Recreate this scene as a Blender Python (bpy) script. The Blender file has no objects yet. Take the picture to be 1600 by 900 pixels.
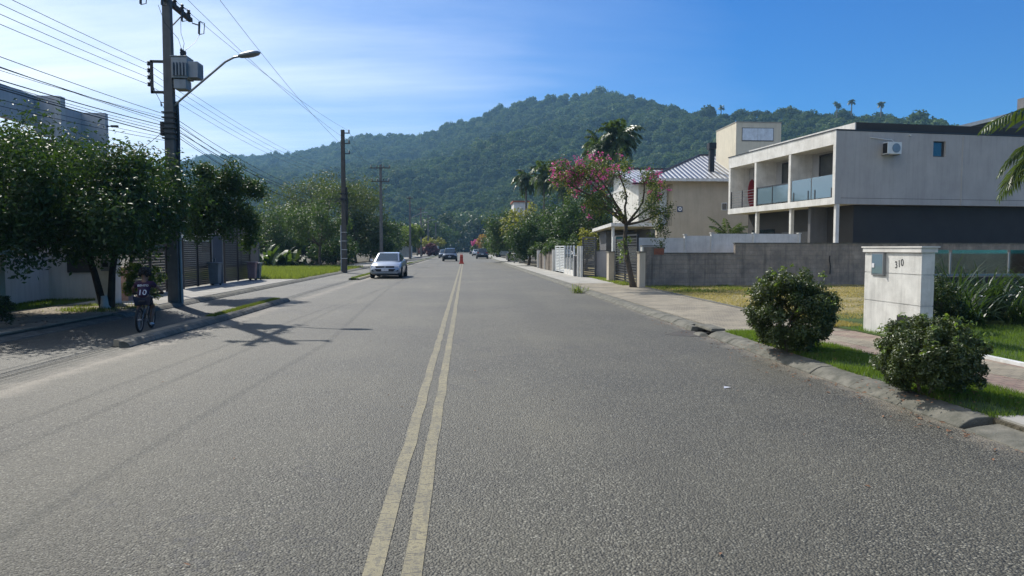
import bpy, math, random
import numpy as np
from mathutils import Vector, Matrix
R = math.radians
rnd = random.Random(11)
C = bpy.context.scene.collection
SC = bpy.context.scene

# ---------------------------------------------------------------- camera, sky, sun, exposure
F = 1080.0
cam_d = bpy.data.cameras.new('camera'); cam = bpy.data.objects.new('camera', cam_d); C.objects.link(cam)
cam.location = (0, 0, 1.7); cam.rotation_euler = (R(90 - 3.286), 0, R(-3.86))
cam_d.sensor_width = 36; cam_d.lens = F / 1600 * 36; cam_d.clip_start = 0.05; cam_d.clip_end = 6000
SC.camera = cam
CAMM = cam.rotation_euler.to_matrix()
def ray(px, py): return (CAMM @ Vector((px - 800, 450 - py, -F))).normalized()
def gp(px, py, z=0.0):
    d = ray(px, py); t = (z - 1.7) / d.z; return Vector((d.x * t, d.y * t, z))
def at(px, py, Y):
    d = ray(px, py); t = Y / d.y; return Vector((d.x * t, Y, 1.7 + d.z * t))

SUN_AZ, SUN_EL = math.atan2(-0.537, 0.843), R(45)
SDIR = Vector((math.sin(SUN_AZ) * math.cos(SUN_EL), math.cos(SUN_AZ) * math.cos(SUN_EL), math.sin(SUN_EL)))
w = bpy.data.worlds.new('World'); SC.world = w; w.use_nodes = True
sl = bpy.data.lights.new('sun', 'SUN'); sl.energy = 5.0; sl.angle = R(0.5); sl.color = (1.0, 0.95, 0.87)
so = bpy.data.objects.new('sun', sl); C.objects.link(so); so.rotation_euler = SDIR.to_track_quat('Z', 'Y').to_euler()
SC.view_settings.view_transform = 'Standard'; SC.view_settings.look = 'None'
SC.view_settings.exposure = 0.22; SC.view_settings.gamma = 1; SC.view_settings.use_curve_mapping = False
SC.cycles.max_bounces = 6; SC.cycles.transparent_max_bounces = 8; SC.cycles.volume_bounces = 0
SC.cycles.use_denoising = True; SC.cycles.caustics_reflective = False; SC.cycles.caustics_refractive = False

# ---------------------------------------------------------------- node helpers
class NB:
    def __init__(s, tree): s.t = tree
    def n(s, typ, ins=None, out=0, **props):
        nd = s.t.nodes.new(typ)
        for k, v in props.items(): setattr(nd, k, v)
        for k, v in (ins or {}).items():
            if v is None: continue
            if isinstance(v, bpy.types.NodeSocket): s.t.links.new(v, nd.inputs[k])
            else: nd.inputs[k].default_value = v
        return nd.outputs[out] if out is not None else nd
    def mix(s, f, a, b, blend='MIX'):
        c = lambda v: v if isinstance(v, bpy.types.NodeSocket) else (*v[:3], 1)
        return s.n('ShaderNodeMix', {0: f, 6: c(a), 7: c(b)}, out=2, data_type='RGBA', blend_type=blend)
    def m(s, op, a, b=None, c=None, clamp=False):
        return s.n('ShaderNodeMath', {0: a, 1: b, 2: c}, operation=op, use_clamp=clamp)
    def ramp(s, f, stops, interp='LINEAR'):
        nd = s.n('ShaderNodeValToRGB', {0: f}, out=None); r = nd.color_ramp; r.interpolation = interp
        while len(r.elements) < len(stops): r.elements.new(0.5)
        for e, (p, c) in zip(r.elements, stops):
            e.position = p; e.color = (*c, 1) if isinstance(c, tuple) else (c, c, c, 1)
        return nd.outputs[0]
    def noise(s, vec, scale, detail=4, rough=.6, out=0, dist=0):
        return s.n('ShaderNodeTexNoise', {'Vector': vec, 'Scale': scale, 'Detail': detail, 'Roughness': rough, 'Distortion': dist}, out=out)
    def vor(s, vec, scale, feature='F1', out=0, rand=1.0):
        return s.n('ShaderNodeTexVoronoi', {'Vector': vec, 'Scale': scale, 'Randomness': rand}, out=out, feature=feature)
    def vmul(s, v, sc): return s.n('ShaderNodeVectorMath', {0: v, 1: sc}, operation='MULTIPLY')
    def sep(s, v): return s.n('ShaderNodeSeparateXYZ', {0: v}, out=None).outputs

def newmat(name):
    m = bpy.data.materials.new(name); m.use_nodes = True; m.node_tree.nodes.clear()
    return m, NB(m.node_tree)
def finish(b, sh):
    b.n('ShaderNodeOutputMaterial', {0: sh}, out=None)
def bsdf(b, col, rough=.8, bump=None, strength=.3, dist=.02, metal=0, spec=.5, extra=None):
    ins = {'Base Color': col if isinstance(col, bpy.types.NodeSocket) else (*col, 1), 'Roughness': rough, 'Metallic': metal, 'Specular IOR Level': spec}
    if bump is not None:
        ins['Normal'] = b.n('ShaderNodeBump', {'Height': bump, 'Strength': strength, 'Distance': dist})
    ins.update(extra or {})
    return b.n('ShaderNodeBsdfPrincipled', ins)

def surf(name, c, c2=None, scale=2.0, rough=.8, bscale=60, bstr=.25, bdist=.01, streak=0, metal=0, spec=.4, contrast=(.35, .65), extra=None):
    """painted, plastered or raw surface with soft mottling and optional vertical rain streaks"""
    m, b = newmat(name)
    pos = b.n('ShaderNodeNewGeometry')
    c2 = c2 or tuple(v * .72 for v in c)
    f = b.ramp(b.noise(pos, scale, 6, .65), [(contrast[0], 0.0), (contrast[1], 1.0)])
    col = b.mix(f, c, c2)
    if streak:
        sv = b.vmul(pos, (3.0, 3.0, .22))
        st = b.ramp(b.noise(sv, 2.0, 5, .7), [(.48, 0.0), (.72, 1.0)])
        col = b.mix(b.m('MULTIPLY', st, streak), col, tuple(v * .45 for v in c))
    bm = b.noise(pos, bscale, 3, .6)
    finish(b, bsdf(b, col, rough, bm, bstr, bdist, metal, spec, extra))
    return m

def leafmat(name, c1, c2, c3=None, rough=.4, transl=.35, spec=.5):
    m, b = newmat(name)
    g = b.n('ShaderNodeNewGeometry', out=None)
    rp = g.outputs['Random Per Island']
    stops = [(0.0, c1), (.75, c2)] + ([(.97, c2), (.985, c3)] if c3 else [])
    col = b.ramp(rp, stops)
    big = b.noise(g.outputs[0], .9, 2, .5)
    col = b.mix(b.ramp(big, [(.35, 0.0), (.65, .5)]), col, tuple(v * .55 for v in c1))
    p = bsdf(b, col, rough, spec=spec)
    tc = b.mix(.6, col, (min(1, c2[0] * 2.2), min(1, c2[1] * 2.2), c2[2] * .8))
    t = b.n('ShaderNodeBsdfTranslucent', {0: tc})
    finish(b, b.n('ShaderNodeMixShader', {0: transl, 1: p, 2: t}))
    return m

# ---------------------------------------------------------------- mesh helpers
class MB:
    def __init__(s): s.v = []; s.f = []; s.mi = []; s.cur = 0
    def add(s, vs, fs):
        o = len(s.v); s.v += [tuple(v) for v in vs]
        for f in fs: s.f.append(tuple(i + o for i in f)); s.mi.append(s.cur)
        return s
    def box(s, x0, x1, y0, y1, z0, z1):
        vs = [(x, y, z) for z in (z0, z1) for y in (y0, y1) for x in (x0, x1)]
        return s.add(vs, [(0, 2, 3, 1), (4, 5, 7, 6), (0, 1, 5, 4), (2, 6, 7, 3), (0, 4, 6, 2), (1, 3, 7, 5)])
    def frus(s, x0, x1, y0, y1, z0, X0, X1, Y0, Y1, z1):
        vs = [(x0, y0, z0), (x1, y0, z0), (x0, y1, z0), (x1, y1, z0), (X0, Y0, z1), (X1, Y0, z1), (X0, Y1, z1), (X1, Y1, z1)]
        return s.add(vs, [(0, 2, 3, 1), (4, 5, 7, 6), (0, 1, 5, 4), (2, 6, 7, 3), (0, 4, 6, 2), (1, 3, 7, 5)])
    def prism(s, pts, z0, z1):
        n = len(pts); vs = [(x, y, z0) for x, y in pts] + [(x, y, z1) for x, y in pts]
        return s.add(vs, [tuple(range(n - 1, -1, -1)), tuple(range(n, 2 * n))] + [(i, (i + 1) % n, n + (i + 1) % n, n + i) for i in range(n)])
    def prismY(s, pts, y0, y1):      # profile in x,z extruded along y
        n = len(pts); vs = [(x, y0, z) for x, z in pts] + [(x, y1, z) for x, z in pts]
        return s.add(vs, [tuple(range(n)), tuple(range(2 * n - 1, n - 1, -1))] + [(i, n + i, n + (i + 1) % n, (i + 1) % n) for i in range(n)])
    def prismX(s, pts, x0, x1):      # profile in y,z extruded along x
        n = len(pts); vs = [(x0, y, z) for y, z in pts] + [(x1, y, z) for y, z in pts]
        return s.add(vs, [tuple(range(n)), tuple(range(2 * n - 1, n - 1, -1))] + [(i, n + i, n + (i + 1) % n, (i + 1) % n) for i in range(n)])
    def tube(s, pts, rad, seg=6, caps=True):
        pts = [Vector(p) for p in pts]; n = len(pts)
        if not hasattr(rad, '__len__'): rad = [rad] * n
        vs = []; up = None
        for i, p in enumerate(pts):
            d = (pts[min(i + 1, n - 1)] - pts[max(i - 1, 0)])
            d = d.normalized() if d.length > 1e-9 else Vector((0, 0, 1))
            if up is None: up = d.orthogonal().normalized()
            up = (up - d * up.dot(d)); up = up.normalized() if up.length > 1e-6 else d.orthogonal().normalized()
            sd = d.cross(up)
            for k in range(seg):
                a = 2 * math.pi * k / seg
                vs.append(p + (up * math.cos(a) + sd * math.sin(a)) * rad[i])
        fs = [(i * seg + k, i * seg + (k + 1) % seg, (i + 1) * seg + (k + 1) % seg, (i + 1) * seg + k) for i in range(n - 1) for k in range(seg)]
        if caps: fs += [tuple(range(seg - 1, -1, -1)), tuple(range((n - 1) * seg, n * seg))]
        return s.add(vs, fs)
    def lathe(s, prof, seg=16, c=(0, 0, 0), axis='z'):
        vs = []
        for r, h in prof:
            for k in range(seg):
                a = 2 * math.pi * k / seg; x, y = r * math.cos(a), r * math.sin(a)
                p = (x, y, h) if axis == 'z' else ((h, x, y) if axis == 'x' else (x, h, y))
                vs.append((p[0] + c[0], p[1] + c[1], p[2] + c[2]))
        n = len(prof)
        fs = [(i * seg + k, i * seg + (k + 1) % seg, (i + 1) * seg + (k + 1) % seg, (i + 1) * seg + k) for i in range(n - 1) for k in range(seg)]
        fs += [tuple(range(seg - 1, -1, -1)), tuple(range((n - 1) * seg, n * seg))]
        return s.add(vs, fs)
    def quad(s, *p): return s.add(p, [tuple(range(len(p)))])

def link(name, me, mat, parent=None, smooth=False, bevel=0):
    o = bpy.data.objects.new(name, me); C.objects.link(o)
    for m in (mat if isinstance(mat, (list, tuple)) else [mat]):
        me.materials.append(m)
    if parent is not None: o.parent = parent
    if smooth:
        me.polygons.foreach_set('use_smooth', [True] * len(me.polygons))
    if bevel:
        bv = o.modifiers.new('bevel', 'BEVEL'); bv.width = bevel; bv.segments = 2; bv.limit_method = 'ANGLE'; bv.harden_normals = False
    return o
SPLIT = {'column', 'post', 'clamp', 'rail_post', 'bracket', 'insulator', 'bushing', 'shutter', 'pane', 'panel', 'roof_rack', 'grip', 'pedal', 'clamp_band', 'strap_bands', 'broken_edge', 'leg', 'roof', 'wall', 'fuse_cutout', 'eye', 'glass_railing', 'upright', 'hanger'}
def islands(mb):
    par = list(range(len(mb.v)))
    def find(i):
        while par[i] != i: par[i] = par[par[i]]; i = par[i]
        return i
    for f in mb.f:
        r0 = find(f[0])
        for i in f[1:]: par[find(i)] = r0
    out = {}
    for f, mi in zip(mb.f, mb.mi): out.setdefault(find(f[0]), []).append((f, mi))
    res = []
    for fs in out.values():
        m = MB(); ids = sorted({i for f, _ in fs for i in f}); mp = {i: k for k, i in enumerate(ids)}
        m.v = [mb.v[i] for i in ids]; m.f = [tuple(mp[i] for i in f) for f, _ in fs]; m.mi = [q for _, q in fs]; res.append(m)
    return res
def obj(name, mb, mat, parent=None, smooth=False, bevel=0):
    if name in SPLIT and parent is not None:
        ms = islands(mb)
        if len(ms) > 1:
            os_ = [obj1(name, m, mat, parent, smooth, bevel) for m in ms]
            return os_[0]
    return obj1(name, mb, mat, parent, smooth, bevel)
def obj1(name, mb, mat, parent=None, smooth=False, bevel=0):
    me = bpy.data.meshes.new(name); me.from_pydata(mb.v, [], mb.f)
    if isinstance(mat, (list, tuple)): me.polygons.foreach_set('material_index', mb.mi)
    me.update()
    o = link(name, me, mat, parent, smooth, bevel)
    return o
def npmesh(name, V, Fq, mat, parent=None, mi=None):
    """V (n,3), Fq (m,k) constant-size faces"""
    me = bpy.data.meshes.new(name); k = Fq.shape[1]
    me.vertices.add(len(V)); me.vertices.foreach_set('co', V.astype(np.float32).ravel())
    me.loops.add(Fq.size); me.loops.foreach_set('vertex_index', Fq.astype(np.int32).ravel())
    me.polygons.add(len(Fq)); me.polygons.foreach_set('loop_start', np.arange(0, Fq.size, k, dtype=np.int32))
    if mi is not None: me.polygons.foreach_set('material_index', mi.astype(np.int32))
    me.update(calc_edges=True); 
    return link(name, me, mat, parent)
def tag(o, label=None, cat=None, group=None, kind=None):
    if label: o['label'] = label
    if cat: o['category'] = cat
    if group: o['group'] = group
    if kind: o['kind'] = kind
    return o
def thing(name, label, cat, loc=(0, 0, 0), rz=0, group=None):
    o = bpy.data.objects.new(name, None); C.objects.link(o); o.empty_display_size = .2
    o.location = loc; o.rotation_euler = (0, 0, rz)
    return tag(o, label, cat, group)
def copy_tree(o, parent=None):
    c = o.copy(); C.objects.link(c)
    if parent is not None: c.parent = parent
    for ch in list(o.children): copy_tree(ch, c)
    return c
def text_mesh(name, txt, size, mat, parent, M, depth=.002, shear=0):
    cu = bpy.data.curves.new(name, 'FONT'); cu.body = txt; cu.size = size; cu.extrude = depth; cu.align_x = 'CENTER'; cu.shear = shear
    cu.resolution_u = 3
    to = bpy.data.objects.new(name, cu)
    me = bpy.data.meshes.new_from_object(to); bpy.data.objects.remove(to)
    me.transform(M)
    me.materials.clear()
    return link(name, me, mat, parent)

# ---------------------------------------------------------------- world sky with thin cirrus and painted sun glare
b = NB(w.node_tree); w.node_tree.nodes.clear()
sky = b.n('ShaderNodeTexSky', out=None, sky_type='NISHITA'); sky.sun_disc = False
sky.sun_elevation = SUN_EL; sky.sun_rotation = SUN_AZ; sky.air_density = 1.0; sky.dust_density = .35; sky.ozone_density = 2.2; sky.altitude = 20
tc = b.n('ShaderNodeTexCoord')
xyz = b.sep(tc)
zc = b.m('ADD', b.m('MAXIMUM', xyz[2], 0.0), .12)
cv = b.n('ShaderNodeCombineXYZ', {0: b.m('DIVIDE', xyz[0], zc), 1: b.m('DIVIDE', xyz[1], zc), 2: 0.0})
cvr = b.n('ShaderNodeMapping', {0: cv, 2: (0, 0, R(35)), 3: (.35, 1.0, 1.0)})
n1 = b.noise(cvr, .9, 9, .58, dist=.25); n2 = b.noise(cv, .35, 5, .5)
# cirrus plus sun glare painted as white, in the western half around the sun
side = b.m('ADD', b.m('MULTIPLY', xyz[0], -1.0), b.m('MULTIPLY', xyz[1], .1))
sd = b.ramp(b.m('ADD', b.m('MULTIPLY_ADD', side, .5, .5), b.m('MULTIPLY_ADD', n1, .24, -.12)), [(.36, 0.0), (.48, .12), (.60, .50), (.70, .85), (.80, 1.0)])
cl = b.ramp(b.m('ADD', b.m('MULTIPLY', n1, .6), b.m('MULTIPLY', n2, .5)), [(.42, 0.0), (.60, 1.0)])
cf = b.m('MULTIPLY', sd, b.m('MULTIPLY_ADD', cl, .54, .46), clamp=True)
skyc = b.n('ShaderNodeHueSaturation', {'Saturation': 1.3, 'Value': 1.0, 'Color': sky.outputs[0]})
skyc = b.mix(1.0, skyc, (.13, .80, 1.42), 'MULTIPLY')
col = b.mix(cf, skyc, (17.0, 17.8, 18.6))
b.n('ShaderNodeOutputWorld', {0: b.n('ShaderNodeBackground', {0: col, 1: .071})}, out=None)

# ---------------------------------------------------------------- materials
def asphalt_mat(name, base=(.080, .076, .056), warm=(.108, .099, .068)):
    m, b = newmat(name)
    pos = b.n('ShaderNodeNewGeometry')
    st = b.n('ShaderNodeTexVoronoi', {'Vector': pos, 'Scale': 70.0, 'Randomness': 1.0}, out=None)
    cell = b.sep(st.outputs['Color'])[0]
    stone = b.ramp(cell, [(0.0, tuple(v * .22 for v in base)), (.45, tuple(v * .85 for v in base)), (.78, tuple(v * 1.8 for v in base)), (.93, (.25, .24, .19)), (1.0, (.40, .385, .31))])
    gap = b.ramp(st.outputs['Distance'], [(.25, 1.0), (.62, .35)])
    stone = b.mix(1.0, stone, b.n('ShaderNodeCombineColor', {0: gap, 1: gap, 2: gap}), 'MULTIPLY')
    big = b.ramp(b.noise(pos, .22, 5, .6), [(.35, 0.0), (.68, .55)])
    col = b.mix(big, stone, tuple(v * 1.35 for v in warm))
    tv = b.vmul(pos, (1.0, .06, 1.0))
    tr = b.ramp(b.noise(tv, 1.1, 4, .6), [(.42, 0.0), (.62, .28)])
    col = b.mix(tr, col, tuple(v * .55 for v in base))
    x = b.sep(pos)[0]
    wt = b.m('MULTIPLY_ADD', b.m('COSINE', b.m('MULTIPLY', b.m('ADD', x, b.m('MULTIPLY', b.noise(tv, .6, 3, .6), .8)), 2 * math.pi / 2.35)), .5, .5)
    col = b.mix(b.m('MULTIPLY', wt, .20), col, tuple(v * .62 for v in base))
    oil = b.ramp(b.noise(b.vmul(pos, (1.0, .35, 1.0)), 2.1, 3, .5), [(.70, 0.0), (.76, .45)])
    col = b.mix(oil, col, (.035, .034, .03))
    # sand that collects along the kerbs
    e1 = b.ramp(b.m('ADD', x, b.m('MULTIPLY', b.noise(pos, 1.6, 5, .7), .7)), [(0.0, 0.0), (1.0, 1.0)])
    er = b.m('MULTIPLY_ADD', b.noise(pos, 2.2, 5, .7), .9, b.m('SUBTRACT', x, 4.75))
    el = b.m('SUBTRACT', b.m('MULTIPLY', b.noise(pos, 2.2, 5, .7), .9), b.m('ABSOLUTE', b.m('ADD', x, 5.45)))
    ed = b.ramp(b.m('MAXIMUM', er, el), [(.12, 0.0), (.55, .75)])
    col = b.mix(ed, col, (.27, .235, .18))
    spots = b.ramp(b.noise(pos, .9, 3, .5), [(.66, 0.0), (.72, .35)])
    col = b.mix(spots, col, tuple(v * .5 for v in base))
    # a few long cracks
    cr = b.n('ShaderNodeTexVoronoi', {'Vector': b.vmul(b.n('ShaderNodeVectorMath', {0: pos, 1: b.n('ShaderNodeTexNoise', {'Vector': pos, 'Scale': 1.3, 'Detail': 4.0}, out=1)}, operation='ADD'), (.10, .055, 1)), 'Scale': 1.0}, feature='DISTANCE_TO_EDGE')
    ck = b.ramp(cr, [(.0, .7), (.0012, 0.0)])
    col = b.mix(ck, col, (.03, .03, .03))
    hb = b.m('SUBTRACT', 1.0, st.outputs['Distance'])
    finish(b, bsdf(b, col, .66, hb, .85, .012, spec=.5))
    return m
M = {}
M['asphalt'] = asphalt_mat('asphalt')
M['lane'] = asphalt_mat('lane_asphalt', (.080, .078, .063), (.108, .102, .076))

def line_mat():
    m, b = newmat('worn_yellow_paint')
    pos = b.n('ShaderNodeNewGeometry')
    nx = b.noise(b.vmul(pos, (6, 2.0, 1)), 1.0, 3, .6)
    y = b.m('MULTIPLY_ADD', nx, .10, b.sep(pos)[1])
    off = b.m('MULTIPLY', b.m('FLOOR', b.m('MULTIPLY', b.sep(pos)[0], 6.0)), 7.3)
    cr = b.n('ShaderNodeTexVoronoi', {'W': b.m('ADD', y, off), 'Scale': 5.2, 'Randomness': 1.0}, voronoi_dimensions='1D', feature='DISTANCE_TO_EDGE')
    ck = b.ramp(cr, [(.010, 1.0), (.035, 0.0)])
    big = b.ramp(b.noise(pos, 2.0, 4, .6), [(.35, 0.0), (.7, 1.0)])
    col = b.mix(big, (.235, .205, .115), (.165, .147, .09))
    vs_ = b.n('ShaderNodeTexVoronoi', {'Vector': pos, 'Scale': 70.0, 'Randomness': 1.0}, out=None)
    col = b.mix(b.ramp(b.sep(vs_.outputs['Color'])[0], [(.0, .75), (.35, .15), (.7, 0.0)]), col, (.06, .055, .045))
    col = b.mix(b.ramp(b.noise(b.vmul(pos, (14, 3, 1)), 1.0, 5, .7), [(.52, 0.0), (.66, .7)]), col, (.09, .085, .065))
    col = b.mix(b.m('MULTIPLY', ck, .85), col, (.05, .045, .04))
    finish(b, bsdf(b, col, .7, b.noise(pos, 120, 2, .6), .5, .006))
    return m
M['yellow'] = line_mat()
M['kerb'] = surf('weathered_kerb_concrete', (.185, .175, .145), (.085, .085, .068), 5, .9, 70, .6, .015, contrast=(.3, .6))
M['kerb_mossy'] = surf('kerb_concrete_sandy', (.33, .30, .22), (.17, .16, .10), 4, .9, 60, .6, .015)
M['concrete'] = surf('pale_pavement_concrete', (.36, .345, .31), (.25, .24, .21), 1.2, .9, 40, .3, .01)
M['dirt'] = surf('sandy_earth', (.34, .29, .21), (.20, .17, .12), 1.5, .95, 30, .6, .03)
M['soil'] = surf('dark_soil', (.10, .085, .06), (.055, .05, .03), 1.2, .95, 18, .7, .04)
M['drygrass'] = surf('dry_turf', (.30, .24, .12), (.17, .155, .06), 2.2, .95, 45, .7, .03, contrast=(.4, .6))
M['turf'] = surf('green_turf', (.06, .10, .02), (.035, .06, .012), 2.0, .95, 60, .7, .03)

def paver_mat(name, c1, c2, c3, sx=10.0, sy=5.0, sand=(.33, .29, .21)):
    m, b = newmat(name)
    pos = b.n('ShaderNodeNewGeometry')
    br = b.n('ShaderNodeTexBrick', {'Vector': pos, 'Color1': (*c1, 1), 'Color2': (*c2, 1), 'Mortar': (*tuple(v * .35 for v in c3), 1), 'Scale': 1.0,
             'Mortar Size': .008, 'Brick Width': .2, 'Row Height': .1, 'Bias': 0.0}, out=None)
    col = b.mix(b.ramp(b.noise(pos, 1.1, 6, .7), [(.4, 0.0), (.65, .8)]), br.outputs[0], sand)
    col = b.mix(b.ramp(b.noise(pos, 7, 4, .7), [(.45, 0.0), (.75, .6)]), col, c3)
    h = b.m('SUBTRACT', b.noise(pos, 60, 2, .6), br.outputs[1])
    finish(b, bsdf(b, col, .85, h, .6, .012))
    return m
M['paver'] = paver_mat('sandy_pavers', (.25, .22, .165), (.19, .165, .12), (.14, .12, .09))
M['paver_red'] = paver_mat('red_pavers', (.24, .15, .12), (.18, .115, .095), (.13, .10, .085))

def block_wall_mat():
    m, b = newmat('raw_block_wall')
    g = b.n('ShaderNodeTexCoord', out=3)
    v = b.n('ShaderNodeCombineXYZ', {0: b.sep(g)[0], 1: b.sep(g)[2], 2: 0.0})
    br = b.n('ShaderNodeTexBrick', {'Vector': v, 'Color1': (.42, .35, .28, 1), 'Color2': (.35, .29, .23, 1), 'Mortar': (.32, .265, .21, 1),
             'Scale': 1.0, 'Mortar Size': .012, 'Brick Width': .39, 'Row Height': .19}, out=None)
    col = b.mix(b.ramp(b.noise(g, 1.4, 6, .7), [(.34, 0.0), (.62, .95)]), br.outputs[0], (.20, .175, .15))
    sv = b.vmul(g, (3, 3, .25))
    col = b.mix(b.ramp(b.noise(sv, 1.4, 5, .7), [(.5, 0.0), (.75, .7)]), col, (.07, .065, .06))
    h = b.m('SUBTRACT', b.noise(g, 40, 3, .7), b.m('MULTIPLY', br.outputs[1], .7))
    finish(b, bsdf(b, col, .92, h, .7, .02))
    return m
M['blocks'] = block_wall_mat()
M['white'] = surf('white_painted_plaster', (.72, .70, .66), (.55, .53, .49), 1.6, .75, 80, .2, .006, streak=.35)
M['whitepost'] = surf('white_post_paint', (.68, .68, .66), (.52, .52, .49), 4, .6, 80, .15, .005, streak=.3)
M['stucco'] = surf('grey_white_stucco', (.43, .415, .40), (.37, .355, .345), .9, .85, 90, .35, .01, streak=.28)
M['charcoal'] = surf('charcoal_wall_paint', (.044, .042, .041), (.036, .034, .033), 1.2, .8, 60, .2, .008)
M['greywall'] = surf('mid_grey_wall', (.13, .13, .135), (.10, .10, .105), 1.2, .85, 60, .2, .008, streak=.4)
M['beige'] = surf('beige_wall_paint', (.50, .44, .345), (.44, .385, .30), 1.0, .85, 80, .2, .008, streak=.25)
M['cream'] = surf('cream_wall_paint', (.62, .56, .44), (.54, .49, .385), 1.0, .85, 80, .2, .008, streak=.25)
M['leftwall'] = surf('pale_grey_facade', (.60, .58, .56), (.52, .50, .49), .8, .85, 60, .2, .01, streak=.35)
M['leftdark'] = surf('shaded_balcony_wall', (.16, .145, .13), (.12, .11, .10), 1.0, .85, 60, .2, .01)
M['darkmetal'] = surf('dark_powdercoat', (.035, .037, .042), (.028, .03, .033), 3, .45, 80, .05, .002, spec=.5)
M['gatebrown'] = surf('dark_brown_slats', (.045, .036, .034), (.032, .026, .026), 3, .45, 80, .05, .002, spec=.5)
M['greymetal'] = surf('grey_metal', (.30, .31, .32), (.24, .25, .26), 4, .4, 80, .05, .002, metal=.6)
M['trafo'] = surf('light_grey_enamel', (.34, .35, .36), (.27, .28, .28), 3, .5, 60, .08, .004, streak=.4)
M['whitemetal'] = surf('white_powdercoat', (.70, .72, .72), (.58, .60, .60), 3, .4, 80, .05, .002)
M['poleconc'] = surf('weathered_pole_concrete', (.17, .16, .15), (.12, .115, .11), 3, .9, 50, .4, .01, streak=.5)
M['poleconc2'] = surf('dark_pole_timber', (.10, .09, .08), (.07, .062, .055), 3, .9, 50, .4, .01, streak=.5)
M['rubber'] = surf('black_rubber', (.018, .018, .018), None, 5, .7, 80, .2, .004)
M['black'] = surf('black_plastic', (.02, .02, .022), None, 5, .5, 80, .05, .002)
M['cable'] = surf('black_cable', (.02, .02, .022), None, 5, .6, 80, .05, .002)
M['wire'] = surf('dull_aluminium_wire', (.10, .10, .105), None, 5, .5, 80, .05, .002)
M['bark'] = surf('grey_brown_bark', (.12, .095, .07), (.06, .048, .036), 6, .95, 25, .9, .03, streak=.3)
M['darkbark'] = surf('dark_damp_bark', (.05, .04, .03), (.028, .023, .018), 6, .95, 25, .9, .03)
M['lotearth'] = surf('rough_lot_ground', (.13, .12, .05), (.07, .075, .025), 1.6, .95, 45, .7, .03)
M['palebark'] = surf('pale_bark', (.22, .19, .155), (.12, .10, .08), 6, .95, 25, .8, .03)
M['palmbark'] = surf('grey_palm_bark', (.17, .155, .13), (.10, .09, .075), 6, .95, 20, .8, .03)
M['wood'] = surf('weathered_wood', (.26, .22, .18), (.15, .125, .10), 5, .85, 40, .4, .01, streak=.5)
M['redtile'] = surf('bare_red_brick', (.33, .12, .07), (.22, .09, .06), 9, .9, 60, .4, .01)
M['pinkpost'] = surf('pinkish_plaster', (.38, .26, .24), (.26, .18, .165), 3, .85, 60, .3, .01, streak=.4)
M['binplastic'] = surf('grey_bin_plastic', (.16, .19, .21), None, 3, .5, 80, .05, .003)
M['binpink'] = surf('faded_red_bin_plastic', (.34, .21, .20), None, 3, .55, 80, .05, .003)
M['orange'] = surf('orange_red_plastic', (.62, .075, .035), (.5, .06, .03), 4, .45, 80, .05, .003)
M['reflect'] = surf('white_reflective_band', (.7, .68, .66), None, 4, .4, 80, .05, .003)
M['skin'] = surf('tan_skin', (.23, .125, .08), None, 6, .55, 80, .05, .003)
M['hair'] = surf('black_curly_hair', (.012, .010, .009), None, 20, .7, 60, .9, .02)
M['jersey'] = surf('dark_maroon_jersey', (.055, .012, .028), (.02, .015, .05), 6, .8, 120, .2, .004)
M['shorts'] = surf('dark_navy_shorts', (.018, .02, .035), None, 6, .85, 120, .2, .004)
M['lettering'] = surf('white_print', (.78, .78, .80), None, 6, .6, 80, .05, .002)
M['num'] = surf('black_numerals', (.04, .04, .04), None, 6, .6, 80, .05, .002)
M['signblue'] = surf('dark_blue_plate', (.05, .08, .16), None, 6, .5, 80, .05, .002)
M['surfboard'] = surf('red_board', (.22, .02, .03), (.17, .015, .02), 3, .3, 80, .02, .002)
M['litter'] = surf('dry_leaf_litter', (.20, .10, .05), (.12, .06, .03), 9, .8, 60, .2, .004)

def glassmat(name, tint=(.75, .88, .92), dark=None, rough=.02):
    m, b = newmat(name)
    if dark is not None:
        finish(b, bsdf(b, dark, rough, spec=.9, extra={'Coat Weight': .6, 'Coat Roughness': .02}))
    else:
        fr = b.n('ShaderNodeFresnel', {'IOR': 1.5})
        tr = b.n('ShaderNodeBsdfTransparent', {0: (*tint, 1)})
        gl = b.n('ShaderNodeBsdfGlossy', {'Color': (1, 1, 1, 1), 'Roughness': rough})
        finish(b, b.n('ShaderNodeMixShader', {0: b.m('MULTIPLY_ADD', fr, 1.4, .03, clamp=True), 1: tr, 2: gl}))
    return m
M['glass'] = glassmat('clear_glass')
M['greenglass'] = glassmat('green_tinted_glass', (.60, .70, .66))
M['bluefilm'] = glassmat('reflective_balcony_glass', dark=(.13, .19, .23), rough=.04)
M['winglass'] = glassmat('dark_window_glass', dark=(.02, .026, .03))
M['carglass'] = glassmat('windscreen_glass', dark=(.015, .028, .032), rough=.08)
M['shutter'] = surf('white_shutter', (.66, .72, .78), None, 3, .6, 40, .05, .003)

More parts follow.
